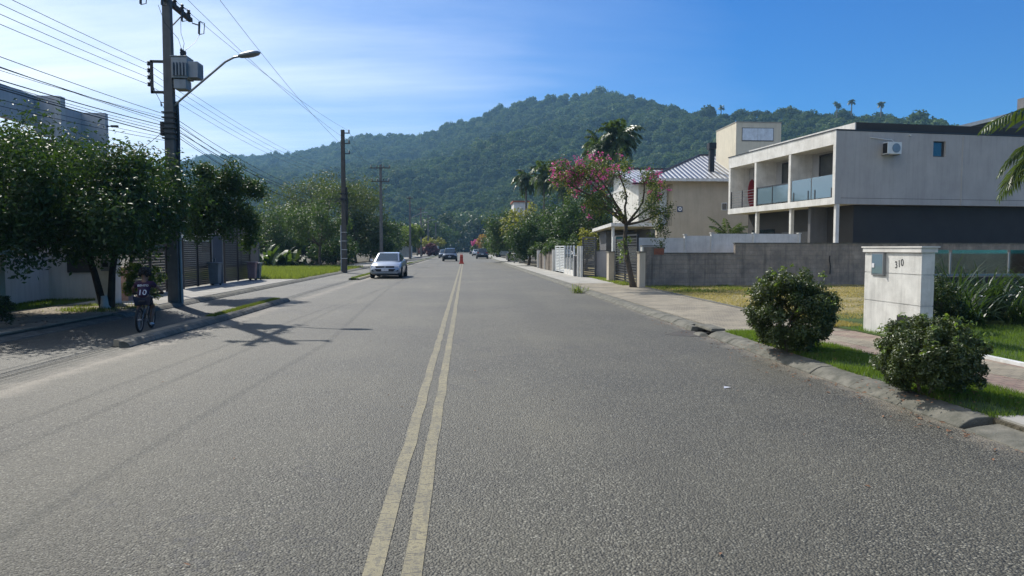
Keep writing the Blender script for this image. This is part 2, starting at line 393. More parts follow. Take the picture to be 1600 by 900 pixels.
def paint(name, c, metal=.35, rough=.28):
    m, b = newmat(name)
    pos = b.n('ShaderNodeNewGeometry')
    col = b.mix(b.ramp(b.noise(pos, 2.5, 3, .6), [(.4, 0.0), (.7, .35)]), c, tuple(v * .8 for v in c))
    finish(b, bsdf(b, col, rough, metal=metal, extra={'Coat Weight': .8, 'Coat Roughness': .08}))
    return m
M['silver'] = paint('silver_car_paint', (.40, .43, .48))
M['carblack'] = paint('dark_car_paint', (.025, .028, .035))
M['cardark'] = paint('dark_blue_grey_car_paint', (.06, .075, .10))
M['carwhite'] = paint('white_car_paint', (.62, .65, .68), .1)
M['cargrey'] = paint('grey_car_paint', (.28, .29, .31))
M['lamp'] = surf('headlamp_lens', (.55, .58, .62), None, 3, .12, 80, .02, .001, metal=.3)
M['redlamp'] = surf('tail_lamp_lens', (.35, .015, .015), None, 3, .2, 80, .02, .001)
M['rim'] = surf('alloy_rim', (.40, .41, .42), None, 3, .3, 80, .02, .001, metal=.8)

def tile_roof_mat():
    m, b = newmat('grey_wave_roof_tiles')
    g = b.n('ShaderNodeTexCoord', out=3)
    s = b.sep(g)
    wv = b.m('SINE', b.m('MULTIPLY', s[0], 2 * math.pi / .36))
    rows = b.m('FRACT', b.m('MULTIPLY', s[1], 2.6))
    col = b.mix(b.ramp(b.m('MULTIPLY_ADD', wv, .5, .5), [(.2, 0.0), (.55, 1.0)]), (.10, .10, .11), (.56, .56, .56))
    col = b.mix(b.ramp(b.noise(g, 3, 4, .6), [(.4, 0.0), (.7, .5)]), col, (.2, .2, .21))
    col = b.mix(b.ramp(rows, [(.0, .6), (.1, 0.0)]), col, (.05, .05, .06))
    finish(b, bsdf(b, col, .35, b.m('ADD', b.m('MULTIPLY', wv, 1.0), b.m('MULTIPLY', rows, -.4)), .8, .05, spec=.6))
    return m
M['tiles'] = tile_roof_mat()

L = {}
L['dark'] = leafmat('dark_glossy_leaves', (.022, .048, .012), (.058, .11, .024), rough=.5, transl=.24, spec=.35)
L['dark2'] = leafmat('dark_olive_leaves', (.022, .04, .012), (.055, .085, .02), rough=.55, transl=.22, spec=.35)
L['green'] = leafmat('mid_green_leaves', (.026, .058, .012), (.075, .125, .026), rough=.5, transl=.28)
L['light'] = leafmat('light_green_leaves', (.06, .11, .02), (.14, .20, .04), rough=.45, transl=.4)
L['olive'] = leafmat('olive_feathery_leaves', (.04, .07, .014), (.095, .13, .03), rough=.55, transl=.28)
L['bush'] = leafmat('bush_leaves', (.028, .048, .012), (.085, .115, .03), rough=.42, transl=.22)
L['palm'] = leafmat('palm_leaflets', (.03, .06, .018), (.075, .115, .035), rough=.4, transl=.3)
L['yellowish'] = leafmat('yellow_green_leaves', (.10, .13, .02), (.24, .24, .05), rough=.45, transl=.4)
L['orange'] = leafmat('orange_brown_leaves', (.18, .10, .03), (.30, .19, .06), rough=.5, transl=.4)
L['pink'] = leafmat('pink_petals', (.45, .03, .26), (.66, .09, .42), rough=.55, transl=.35)
L['grass'] = leafmat('fresh_grass_blades', (.05, .10, .012), (.13, .20, .03), rough=.5, transl=.45)
L['lotgrass'] = leafmat('rough_lot_grass', (.05, .095, .015), (.17, .21, .05), rough=.6, transl=.45)
L['straw'] = leafmat('straw_grass', (.20, .17, .06), (.46, .38, .18), rough=.7, transl=.3)
L['darkblade'] = leafmat('dark_strap_leaves', (.02, .04, .012), (.05, .09, .03), rough=.4, transl=.3)
L['purple'] = leafmat('purple_leaves', (.09, .03, .05), (.18, .07, .10), rough=.5, transl=.3)

# ---------------------------------------------------------------- ground, road, kerbs
KY = [-15, 14, 25, 40, 70, 300]; KXv = [4.66, 4.66, 4.5, 4.35, 4.1, 4.0]
def KX(y): return float(np.interp(y, KY, KXv))
def strip(xa, xb, ys, z):
    mb = MB(); vs = []
    for y in ys: vs += [(xa(y), y, z), (xb(y), y, z)]
    return mb.add(vs, [(2 * i, 2 * i + 1, 2 * i + 3, 2 * i + 2) for i in range(len(ys) - 1)])
def slab(xa, xb, ys, z0, z1):
    mb = MB(); vs = []
    for y in ys: vs += [(xa(y), y, z0), (xb(y), y, z0), (xb(y), y, z1), (xa(y), y, z1)]
    fs = [(4 * i + k, 4 * i + (k + 1) % 4, 4 * i + 4 + (k + 1) % 4, 4 * i + 4 + k) for i in range(len(ys) - 1) for k in range(4)]
    n = 4 * (len(ys) - 1); fs += [(3, 2, 1, 0), (n, n + 1, n + 2, n + 3)]
    return mb.add(vs, fs)
YS = [-15, 0, 6, 14, 20, 25, 32, 40, 55, 70, 100, 150, 300]
def struct(o): o['kind'] = 'structure'; return o
struct(obj('ground', MB().quad((-1450, -180, -.06), (1450, -180, -.06), (1450, 2150, -.06), (-1450, 2150, -.06)), M['soil']))
struct(obj('road', slab(lambda y: -8.35, lambda y: KX(y) + .02, YS, -.055, 0), M['asphalt']))
struct(obj('cycle_path', strip(lambda y: -8.3, lambda y: -6.1, [-15, 5, 20, 40, 60, 100, 300], .004), M['lane']))
for k, x0 in enumerate((-.49, -.29)):
    mb = MB(); ys = np.arange(-14, 75.5, .5); vs = []
    for y in ys:
        j = rnd.uniform(-.008, .008); vs += [(x0 - .052 + j, y, .005), (x0 + .052 + j + rnd.uniform(-.004, .004), y, .005)]
    mb.add(vs, [(2 * i, 2 * i + 1, 2 * i + 3, 2 * i + 2) for i in range(len(ys) - 1)])
    struct(obj('yellow_line', mb, M['yellow']))
struct(obj('right_verge_land', slab(lambda y: KX(y) + .33, lambda y: 260, YS, -.055, .09), M['soil']))
struct(obj('left_verge_land', slab(lambda y: -260, lambda y: -8.62, YS, -.055, .09), M['soil']))

def kerb(name, pts, prof, mat, seg=1.0, skip=()):
    """kerb stones laid end to end along pts; prof = [(offset, z)] from the road side"""
    mb = MB(); r = random.Random(3)
    for (a, c_) in zip(pts[:-1], pts[1:]):
        a = Vector(a); c_ = Vector(c_); d = c_ - a; n = max(1, round(d.length / seg)); d.normalize(); nr = Vector((d.y, -d.x))
        ln = (c_ - a).length / n
        for i in range(n):
            p0 = a + d * (ln * i + .004); p1 = a + d * (ln * (i + 1) - .004)
            if any(s0 < (p0.y + p1.y) / 2 < s1 for s0, s1 in skip): continue
            j = r.uniform(-.006, .006); jz = r.uniform(-.004, .004)
            ring = lambda p: [(p.x + nr.x * (o + j), p.y + nr.y * (o + j), z + (jz if z > 0 else 0)) for o, z in prof]
            v0, v1 = ring(p0), ring(p1); m_ = len(prof)
            mb.add(v0 + v1, [(k, (k + 1) % m_, m_ + (k + 1) % m_, m_ + k) for k in range(m_)] + [tuple(range(m_ - 1, -1, -1)), tuple(range(m_, 2 * m_))])
    o = obj(name, mb, mat, bevel=.012)
    return struct(o)
PR = [(0, -.05), (0, .015), (.09, .075), (.16, .10), (.34, .108), (.34, -.05)]
kerb('kerb', [(KX(y), y) for y in (6.15, 9, 13, 14.3, 20, 25, 32, 40, 55, 70, 100, 160, 300)], PR, M['kerb'], skip=((12.95, 14.25),))
PRlow = [(0, -.05), (0, .012), (.12, .035), (.36, .06), (.36, -.05)]
kerb('driveway_kerb', [(4.66, -14), (4.66, 6.1)], PRlow, M['kerb'])
PL = [(o, z) for o, z in PR]
kerb('kerb', [(-8.32, y) for y in (300, 160, 100, 60, 35, 17.5)], PR, M['kerb'])
kerb('kerb', [(-8.32, 17.4), (-8.32, -14)], PRlow, M['kerb'])
# separator island beside the cycle path
PI = [(0, -.05), (0, .02), (.06, .09), (.12, .112), (.2, .115), (.2, -.05)]
kerb('separator_kerb', [(-5.62, 22.6), (-5.62, 17), (-5.74, 12.2)], PI, M['kerb'])
struct(obj('separator_island', MB().prism([(-6.12, 12.4), (-5.90, 12.3), (-5.80, 17), (-5.82, 22.3), (-6.05, 22.3), (-6.12, 17)], -.05, .11), M['dirt']))
kerb('separator_kerb', [(-5.62, 300), (-5.62, 100), (-5.62, 37.4)], PI, M['kerb_mossy'])
struct(obj('separator_island', MB().box(-6.25, -5.83, 37.6, 300, -.05, .10), M['turf']))
kerb('separator_kerb', [(-6.25, 37.5), (-6.25, 300)], [(o * .5, z) for o, z in PI], M['kerb_mossy'], seg=2)

# pavements and plots (each a thin slab resting on the land)
struct(obj('sidewalk', slab(lambda y: KX(y) + .34, lambda y: 7.3, [12.75, 14, 20, 25, 31.0], .08, .118), M['paver']))
def FX(y): return float(np.interp(y, [31, 34.5, 38, 46, 55, 85, 300], [7.34, 7.3, 6.5, 6.1, 5.9, 6.1, 6.3]))
struct(obj('sidewalk', slab(lambda y: KX(y) + .34, FX, [31.0, 34.5, 38, 46, 55, 70, 85, 120, 300], .08, .12), M['concrete']))
struct(obj('paved_path', MB().box(5.98, 7.45, -15, 12.74, .08, .115), M['paver_red']))
struct(obj('paved_path_edge', MB().prism([(6.25, 12.74), (6.62, 12.74), (7.30, 9.2), (7.45, 6), (7.45, 4), (7.0, 4)], .08, .119), M['paver']))
struct(obj('path_kerb', MB().box(7.452, 7.55, -15, 11.7, .08, .16), M['whitepost']))
struct(obj('verge_turf', MB().box(5.02, 5.976, 6.2, 12.74, .08, .105), M['turf']))
struct(obj('driveway', MB().box(5.03, 5.976, -15, 6.18, .08, .11), M['concrete']))
struct(obj('garden_lawn', MB().box(7.56, 30, -15, 16.2, .08, .112), M['turf']))
struct(obj('vacant_lot', MB().box(7.32, 40, 16.22, 60, .08, .113), M['drygrass']))
struct(obj('vacant_lot_corner', MB().box(7.56, 8.1, 13.6, 16.22, .08, .115), M['drygrass']))
struct(obj('lot_edging', MB().box(7.2, 7.34, 13.5, 30.5, .09, .135), M['kerb']))
# left side
struct(obj('sidewalk', MB().box(-11.2, -8.67, 20.2, 36.2, .08, .12), M['concrete']))
struct(obj('sidewalk', MB().box(-11.2, -8.67, 61, 300, .08, .12), M['concrete']))
struct(obj('dirt_path', MB().box(-12.2, -8.67, -15, 20.18, .08, .11), M['dirt']))
struct(obj('front_lawn', MB().prism([(-22, -15), (-12.22, -15), (-12.22, 17), (-11.3, 19.0), (-11.3, 26.0), (-22, 26.0)], .08, .116), M['turf']))
struct(obj('vacant_lot', MB().box(-40, -8.67, 36.22, 60.9, .08, .11), M['lotearth']))

# ---------------------------------------------------------------- grass blades
def blades(name, n, samp, h, wd, mat, seed, z=.11, lean=.5, label=None, dens=None):
    g = np.random.default_rng(seed)
    xy = samp(g, n)
    if dens is not None:   # clumpy density
        keep = g.random(len(xy)) < dens(xy); xy = xy[keep]
    n = len(xy); a = g.random(n) * 2 * np.pi; hh = h * g.uniform(.5, 1.25, n); ww = wd * g.uniform(.7, 1.3, n)
    la = g.random(n) * 2 * np.pi; ll = hh * lean * g.random(n)
    V = np.zeros((n, 3, 3))
    V[:, 0, :2] = xy + np.c_[np.cos(a), np.sin(a)] * ww[:, None]; V[:, 1, :2] = xy - np.c_[np.cos(a), np.sin(a)] * ww[:, None]
    V[:, 2, :2] = xy + np.c_[np.cos(la), np.sin(la)] * ll[:, None]
    V[:, :2, 2] = z - .01; V[:, 2, 2] = z + hh
    o = npmesh(name, V.reshape(-1, 3), np.arange(3 * n).reshape(n, 3), mat)
    return tag(o, label, kind='stuff')
def rect(x0, x1, y0, y1): return lambda g, n: np.c_[g.uniform(x0, x1, n), g.uniform(y0, y1, n)]
def patch(f, t=0.0): return lambda xy: np.clip(.5 + .9 * (np.sin(xy[:, 0] * f + 1.3 * np.sin(xy[:, 1] * f * .7)) * np.cos(xy[:, 1] * f * .8 + xy[:, 0] * .5)) + t, .04, 1)
blades('grass', 46000, rect(4.95, 6.03, 6.12, 12.84), .06, .0045, L['grass'], 1, lean=.9, dens=patch(3.1, .35), label='bright green mown grass verge between kerb and paving')
blades('grass', 42000, rect(7.58, 14, 6, 13.3), .07, .006, L['grass'], 2, label='sunlit green lawn behind the white edging')
blades('dry_grass', 60000, rect(7.35, 17, 15, 30.8), .055, .011, L['straw'], 3, lean=1.2, dens=patch(1.9, .25), label='dry yellowed grass on the vacant lot')
blades('dry_grass', 9000, rect(7.35, 11, 24, 30.6), .10, .012, L['lotgrass'], 33, dens=patch(2.3, .0), label='greener tufts by the block wall')
blades('dry_grass', 6000, rect(7.3, 8.1, 13.5, 16.5), .06, .010, L['straw'], 34, lean=1.2, label='dry grass strip beside the meter pillar')
blades('grass', 26000, lambda g, n: np.c_[g.uniform(-17, -11.4, n), g.uniform(17.5, 26, n)], .07, .011, L['grass'], 4, label='sunlit lawn before the pale grey house')
blades('grass', 60000, rect(-17, -8.7, 36.3, 60), .20, .02, L['lotgrass'], 5, dens=patch(1.7, .05), label='rough sunlit grass of the vacant left lot')
blades('grass', 4500, rect(-6.08, -5.84, 16.5, 22.3), .05, .006, L['lotgrass'], 6, label='thin grass on the near separator island')
blades('grass', 4500, rect(-6.2, -5.86, 37.8, 80), .06, .012, L['lotgrass'], 7, label='thin grass on the far separator island')
blades('grass', 2600, rect(-10.6, -8.7, 17.8, 20.2), .07, .010, L['lotgrass'], 8, dens=patch(2.5, -.1), label='weedy grass around the pole foot')
blades('grass', 2500, lambda g, n: np.c_[g.uniform(6.7, 7.3, n), g.uniform(29, 38, n)], .10, .012, L['lotgrass'], 9, label='grass strip along the slatted gates')

# ---------------------------------------------------------------- foliage helpers
def leaf_cloud(cen, rad, per, size, seed, squash=(1, 1, 1), up=.5, shell=.45, aspect=.42, droop=0.0):
    g = np.random.default_rng(seed)
    cen = np.asarray(cen, float); rad = np.asarray(rad, float); k = len(cen)
    n = k * per; idx = np.repeat(np.arange(k), per)
    d = g.normal(size=(n, 3)); d /= np.linalg.norm(d, axis=1)[:, None]
    rr = rad[idx] * (shell + (1 - shell) * g.random(n) ** .7) * g.uniform(.75, 1.2, n)
    p = cen[idx] + d * rr[:, None] * np.array(squash)
    nrm = d * .7 + g.normal(size=(n, 3)) * .55; nrm[:, 2] += up; nrm /= np.linalg.norm(nrm, axis=1)[:, None]
    t = g.normal(size=(n, 3)); t[:, 2] -= droop; t -= nrm * (t * nrm).sum(1)[:, None]; t /= np.linalg.norm(t, axis=1)[:, None]
    s = np.cross(nrm, t); L_ = size * g.uniform(.6, 1.3, n); W = L_ * aspect * g.uniform(.8, 1.2, n)
    V = np.zeros((n, 4, 3))
    V[:, 0] = p - t * (L_ / 2)[:, None]; V[:, 2] = p + t * (L_ / 2)[:, None] - nrm * (L_ * .12)[:, None]
    V[:, 1] = p + s * (W / 2)[:, None] + nrm * (W * .16)[:, None]; V[:, 3] = p - s * (W / 2)[:, None] + nrm * (W * .16)[:, None]
    base = np.arange(n)[:, None] * 4
    Fq = np.concatenate([base + np.array([[0, 1, 2]]), base + np.array([[0, 2, 3]])], 1).reshape(-1, 3)
    return V.reshape(-1, 3), Fq
def clumps(n, c, r, seed, inner=.45, flat=None, cr=(.26, .42), wob=.16):
    g = np.random.default_rng(seed); out = []; rads = []
    mr = (r[0] * r[1] * r[2]) ** (1 / 3)
    while len(out) < n:
        d = g.normal(size=3); d /= np.linalg.norm(d)
        q = inner + (1 - inner) * g.random() ** .6
        if flat is not None and d[2] < flat: continue
        q *= 1 + wob * math.sin(3 * d[0] + 5 * d[1] + seed) + wob * .6 * g.normal()
        out.append((c[0] + d[0] * r[0] * q, c[1] + d[1] * r[1] * q, c[2] + d[2] * r[2] * q)); rads.append(mr * g.uniform(*cr))
    return np.array(out), np.array(rads)
def limb(mb, a, b_, r0, r1, r, bend=.12, seg=6, n=5):
    a = Vector(a); b_ = Vector(b_); L_ = (b_ - a).length; pts = []
    off = Vector((r.uniform(-1, 1), r.uniform(-1, 1), r.uniform(-.2, .8))) * L_ * bend
    for i in range(n + 1):
        t = i / n; pts.append(a.lerp(b_, t) + off * math.sin(math.pi * t) + Vector((r.uniform(-1, 1), r.uniform(-1, 1), 0)) * r1 * .5)
    mb.tube(pts, [r0 + (r1 - r0) * (i / n) for i in range(n + 1)], seg)
def tree(name, label, base, H, cc, cr, tr, ncl, per, leaf, lm, seed, group=None, fork=.35, bark='bark', cat='tree', flat=-.7, stems=1, aspect=.42, clr=(.26, .42), inner=.45, extra=None, branches=14, spread=.25, droop=0, shell=.45, wob=.16, fcc=.45):
    """base: world point; cc: crown centre relative to base; cr: crown radii"""
    t = thing(name, label, cat, base, 0, group)
    r = random.Random(seed); mb = MB()
    cl, cd = clumps(ncl, cc, cr, seed, inner=inner, flat=flat, cr=clr, wob=wob)
    forks = []
    for s in range(stems):
        a = 2 * math.pi * s / stems + .6 * seed; off = (spread * .35 if stems > 1 else 0)
        b0 = Vector((math.cos(a) * off * .4, math.sin(a) * off * .3, -.05))
        fz = H * fork; f = Vector((cc[0] * fcc + math.cos(a) * off * 2.4, cc[1] * fcc + math.sin(a) * off * 2.4, fz))
        mb.tube([b0, b0.lerp(f, .12) + Vector((0, 0, 0)), b0.lerp(f, .55) + Vector((r.uniform(-1, 1) * tr, r.uniform(-1, 1) * tr, 0)), f], [tr * 1.35, tr, tr * .85, tr * .7], 8)
        forks.append(f)
    for i in range(min(branches, ncl)):
        limb(mb, forks[i % stems], Vector(cl[i]), tr * .5, tr * .1, r, .12, 5)
    obj('trunk', mb, M[bark], t, smooth=True)
    V, Fq = leaf_cloud(cl, cd, per, leaf, seed + 100, aspect=aspect, droop=droop, shell=shell)
    npmesh('crown', V, Fq, L[lm], t)
    if extra: extra(t, cl, cd)
    return t

def palm(name, label, base, H, tr, nfr, fl, lm='palm', seed=1, group=None, droop=1.0, cat='palm tree', lean=(0, 0), trunk=True, skirt=0, leaflet=.5, npair=26, lw=.045, elev=(-.15, 1.3)):
    t = thing(name, label, cat, base, 0, group); r = random.Random(seed); g = np.random.default_rng(seed)
    top = Vector((lean[0], lean[1], H))
    if trunk:
        mb = MB(); pts = []; rs = []
        for i in range(9):
            q = i / 8; pts.append((lean[0] * q * q, lean[1] * q * q, -.05 + (H + .05) * q)); rs.append(tr * (1.25 - .45 * q) + r.uniform(-.01, .01))
        mb.tube(pts, rs, 9)
        mb.lathe([(tr * .8, H - .9), (tr * 1.2, H - .5), (tr * .9, H + .1), (.02, H + .5)], 9, (lean[0], lean[1], 0))
        obj('trunk', mb, M['palmbark'], t, smooth=True)
    Vs = []; rach = MB(); n = 0
    for k in range(nfr):
        a = 2 * math.pi * k / nfr * 2.399 * 3 + r.uniform(-.2, .2); e = r.uniform(*elev) if k >= skirt else r.uniform(-1.1, -.6)
        ln = fl * r.uniform(.8, 1.1); h = Vector((math.cos(a), math.sin(a), 0)); pts = []
        p = top.copy(); dirv = (h * math.cos(e) + Vector((0, 0, math.sin(e))))
        N = 12
        for i in range(N + 1):
            pts.append(p.copy()); p = p + dirv * (ln / N); dirv = (dirv + Vector((0, 0, -1)) * (.14 * droop * (1 + i * .08))).normalized()
        rach.tube(pts, [.035 * fl / 3 * (1 - .85 * i / N) for i in range(N + 1)], 4)
        sd = Vector((-h.y, h.x, 0))
        for j in range(npair):
            q = .12 + .88 * j / npair; ii = min(int(q * N), N - 1); fr = q * N - ii; c0 = pts[ii].lerp(pts[ii + 1], fr); tdir = (pts[ii + 1] - pts[ii]).normalized()
            ll = leaflet * fl / 3 * 1.7 * math.sin(math.pi * min(.97, .12 + .82 * q)) * r.uniform(.85, 1.1)
            for s in (-1, 1):
                dv = (sd * s * .8 + tdir * .55 + Vector((0, 0, r.uniform(-.6, .1)))).normalized()
                m_ = c0 + dv * ll * .5; e_ = c0 + dv * ll + Vector((0, 0, -ll * .28))
                wv = tdir * lw * fl / 3
                Vs += [c0 - wv * .4, m_ - wv, e_, m_ + wv]; n += 1
    V = np.array([tuple(v) for v in Vs]); base_ = np.arange(n)[:, None] * 4
    Fq = np.concatenate([base_ + np.array([[0, 1, 2]]), base_ + np.array([[0, 2, 3]])], 1).reshape(-1, 3)
    cr_ = npmesh('fronds', V, Fq, L[lm], t)
    obj('midribs', rach, M['palmbark'] if lm != 'palm' else L['olive'], t)
    return t

# ---------------------------------------------------------------- the wooded mountain
prof = [(-900, 330, 1500), (-300, 300, 1500), (100, 275, 1500), (280, 252, 1480), (330, 242, 1450), (380, 243, 1400), (440, 240, 1330), (500, 229, 1250), (560, 211, 1180), (600, 208, 1130),
        (660, 207, 1060), (700, 192, 1000), (760, 172, 950), (820, 153, 900), (870, 148, 870), (920, 139, 850), (970, 143, 800), (1020, 152, 740), (1080, 170, 640),
        (1130, 169, 590), (1200, 163, 540), (1300, 167, 500), (1400, 171, 480), (1470, 178, 470), (1560, 205, 470), (1700, 245, 480), (2000, 300, 500), (2600, 340, 520)]
pa, pt, pd = [], [], []
for px, py, D in prof:
    d = ray(px, py); pa.append(math.atan2(d.x, d.y)); pt.append(d.z / math.hypot(d.x, d.y)); pd.append(D)
pa, pt, pd = map(np.array, (pa, pt, pd))
def hnoise(x, y):
    v = np.zeros_like(x); a = 1.0; f = 1 / 230.0
    for k in range(4):
        v += a * np.sin(x * f * 1.9 + 1.7 * np.sin(y * f * 1.3 + k) + k * 2.1) * np.cos(y * f * 1.6 + 1.3 * np.sin(x * f * 1.1 + 2 * k)); a *= .55; f *= 1.95
    return v
def hill_h(az, d):
    D = np.interp(az, pa, pd); T = np.interp(az, pa, pt); B = np.clip(D * .33, 215, 330)
    H = T * D - 8.5
    t = (d - B) / (D - B)
    x, y = d * np.sin(az), d * np.cos(az)
    up = np.clip(t, 0, 1) ** 1.05 * (1 - .10 * np.sin(np.pi * np.clip(t, 0, 1)))
    h = H * up + hnoise(x, y) * 15 * np.sin(np.pi * np.clip(t, 0, 1)) * np.clip(H / 150, .2, 1)
    h = np.where(t > 1, H * np.clip(1 - (t - 1) * 1.6, 0, 1), h)
    return np.where(t <= 0, -.5, np.maximum(h, -.5)) , t
na, nd_ = 300, 150
azs = np.linspace(R(-52), R(52), na); ds = np.linspace(190, 1950, nd_)
A, Dm = np.meshgrid(azs, ds, indexing='ij'); Hh, _ = hill_h(A, Dm)
V = np.c_[(Dm * np.sin(A)).ravel(), (Dm * np.cos(A)).ravel(), Hh.ravel()]
ii, jj = np.meshgrid(np.arange(na - 1), np.arange(nd_ - 1), indexing='ij'); q0 = (ii * nd_ + jj).ravel()
Fq = np.c_[q0, q0 + 1, q0 + nd_ + 1, q0 + nd_]
M['forestfloor'] = surf('forest_floor', (.02, .03, .012), (.012, .018, .008), .1, .95, 2, .5, .3, spec=.0)
hl = npmesh('hill', V, Fq, M['forestfloor']); hl['kind'] = 'structure'

# forest canopy: crowns scattered over the slopes
def crown_mat():
    m, b = newmat('forest_canopy')
    oi = b.n('ShaderNodeObjectInfo', out=None)
    g = b.n('ShaderNodeNewGeometry', out=None)
    col = b.ramp(oi.outputs['Random'], [(0.0, (.016, .04, .014)), (.35, (.04, .085, .025)), (.7, (.085, .15, .04)), (.92, (.15, .22, .055)), (1.0, (.19, .22, .08))])
    col = b.mix(b.m('MULTIPLY', g.outputs['Random Per Island'], .3), col, (.07, .11, .03))
    pn = b.ramp(b.noise(oi.outputs['Location'], .012, 4, .6), [(.36, 0.0), (.64, .7)])
    col = b.mix(pn, col, (.035, .065, .024))
    pn2 = b.ramp(b.noise(oi.outputs['Location'], .03, 4, .6), [(.55, 0.0), (.7, .5)])
    col = b.mix(pn2, col, (.13, .18, .06))
    p = bsdf(b, col, .7, spec=.2)
    t = b.n('ShaderNodeBsdfTranslucent', {0: b.mix(.5, col, (.10, .15, .03))})
    finish(b, b.n('ShaderNodeMixShader', {0: .34, 1: p, 2: t}))
    return m
M['canopy'] = crown_mat()
protos = []
for k in range(6):
    g = np.random.default_rng(50 + k)
    nc = 9 + k % 3
    d = g.normal(size=(nc, 3)); d /= np.linalg.norm(d, axis=1)[:, None]; d[:, 2] = np.abs(d[:, 2]) * .9
    cen = d * np.array([.68, .68, .55 + .12 * (k % 3)]) * g.uniform(.6, 1.0, nc)[:, None]; cen = np.vstack([cen, [[0, 0, .1]]])
    rad = np.append(g.uniform(.32, .46, nc), .75)
    Vp, Fp = leaf_cloud(cen, rad, 38, .26, 70 + k, shell=.8, aspect=.8, up=.35)
    me = bpy.data.meshes.new('canopy_crown'); me.vertices.add(len(Vp)); me.vertices.foreach_set('co', Vp.astype(np.float32).ravel())
    me.loops.add(Fp.size); me.loops.foreach_set('vertex_index', Fp.astype(np.int32).ravel())
    me.polygons.add(len(Fp)); me.polygons.foreach_set('loop_start', np.arange(0, Fp.size, 3, dtype=np.int32)); me.update(calc_edges=True)
    me.materials.append(M['canopy'])
    protos.append(bpy.data.objects.new('canopy_crown', me))
g = np.random.default_rng(5)
N = 100000
az = g.uniform(R(-44), R(42), N); d = np.sqrt(g.uniform(205 ** 2, 1560 ** 2, N))
h, t = hill_h(az, d); D = np.interp(az, pa, pd)
keep = (t > -.12) & (t < 1.04) & (g.random(N) < np.clip(1.1 - d / 1500, .40, .85)); az, d, h = az[keep], d[keep], h[keep]
# a flat belt of wood at the foot of the hill too
sc_ = g.choice([2.4, 3.2, 4.2, 5.4], len(az), p=[.35, .35, .22, .08]) * g.uniform(.85, 1.15, len(az)) * (1 + .35 * (g.random(len(az)) < .06)) * np.clip(.75 + d / 1500, .8, 1.5)
x, y = d * np.sin(az), d * np.cos(az)
ok = ~((np.abs(x) < 14) & (y < 320)); x, y, h, sc_ = x[ok], y[ok], h[ok], sc_[ok]
P3 = np.c_[x, y, np.maximum(h, 0) + sc_ * .55 + g.uniform(-.6, 2.6, len(x))]
me = bpy.data.meshes.new('forest'); me.vertices.add(len(P3)); me.vertices.foreach_set('co', P3.astype(np.float32).ravel())
for nm, typ, arr in (('cs', 'FLOAT', sc_), ('cr', 'FLOAT', g.uniform(0, 6.28, len(x))), ('ci', 'INT', g.integers(0, 6, len(x)))):
    at_ = me.attributes.new(nm, typ, 'POINT'); at_.data.foreach_set('value', arr.astype(np.float32 if typ == 'FLOAT' else np.int32))
me.update()
fo = bpy.data.objects.new('forest', me); C.objects.link(fo); tag(fo, 'dense wooded mountainside rising behind the street', kind='stuff')
ng = bpy.data.node_groups.new('scatter', 'GeometryNodeTree')
ng.interface.new_socket('Geometry', in_out='INPUT', socket_type='NodeSocketGeometry'); ng.interface.new_socket('Geometry', in_out='OUTPUT', socket_type='NodeSocketGeometry')
gi = ng.nodes.new('NodeGroupInput'); go = ng.nodes.new('NodeGroupOutput'); jn = ng.nodes.new('GeometryNodeJoinGeometry')
for p_ in reversed(protos):
    on = ng.nodes.new('GeometryNodeObjectInfo'); on.inputs['Object'].default_value = p_; on.inputs['As Instance'].default_value = True
    ng.links.new(on.outputs['Geometry'], jn.inputs[0])
iop = ng.nodes.new('GeometryNodeInstanceOnPoints'); ng.links.new(gi.outputs[0], iop.inputs['Points']); ng.links.new(jn.outputs[0], iop.inputs['Instance'])
iop.inputs['Pick Instance'].default_value = True
def attr(nm, typ):
    a = ng.nodes.new('GeometryNodeInputNamedAttribute'); a.data_type = typ; a.inputs['Name'].default_value = nm; return a.outputs['Attribute']
ng.links.new(attr('ci', 'INT'), iop.inputs['Instance Index'])
cx = ng.nodes.new('ShaderNodeCombineXYZ'); ng.links.new(attr('cr', 'FLOAT'), cx.inputs[2])
ng.links.new(cx.outputs[0], iop.inputs['Rotation']); ng.links.new(attr('cs', 'FLOAT'), iop.inputs['Scale'])
ng.links.new(iop.outputs[0], go.inputs[0])
md = fo.modifiers.new('scatter', 'NODES'); md.node_group = ng

# haze: an even blue-grey air over the valley
hm, b = newmat('haze_air')
vp = b.n('ShaderNodeVolumePrincipled', {'Color': (.34, .66, 1.0, 1), 'Density': .00029, 'Anisotropy': .1})
on = b.n('ShaderNodeOutputMaterial', {1: vp}, out=None)
hz = obj('haze', MB().box(-1500, 1500, -230, 2200, -1.1, 300), hm); tag(hz, 'thin bluish air over the valley', kind='stuff')

# ================================================================ buildings
TH = R(6.8)
def shift(mb, root):
    l = root.location; mb.v = [(x - l.x, y - l.y, z - l.z) for x, y, z in mb.v]; return mb
def objw(name, mb, mat, root, **k): return obj(name, shift(mb, root), mat, root, **k)

# --- two-storey white flat-roofed house on the right
H = thing('modern_house', 'white two-storey house with three recessed balconies over a charcoal ground floor', 'house', (17.5, 31.85, 0), TH)
wx0, wx1, wz0, wz1 = 5.25, 5.95, 6.15, 6.9
mb = MB()
mb.box(0, wx0, 0, .2, 3.8, 7.25).box(wx1, 15, 0, .2, 3.8, 7.25).box(wx0, wx1, 0, .2, 3.8, wz0).box(wx0, wx1, 0, .2, wz1, 7.25)
mb.box(1.25, 15, .2, 10.3, 3.8, 7.25)
obj('upper_wall', mb, M['stucco'], H)
mb = MB(); mb.box(-.02, 1.25, .2, 10.3, 6.62, 7.27).box(-.02, 1.25, .2, 10.3, 3.8, 4.12)
for y0 in (3.68, 7.08, 10.08): mb.box(-.01, 1.25, y0, y0 + .2, 4.12, 6.62)
mb.box(-.025, .0, -.0, .2, 3.8, 7.27)
obj('balcony_frame', mb, M['white'], H)
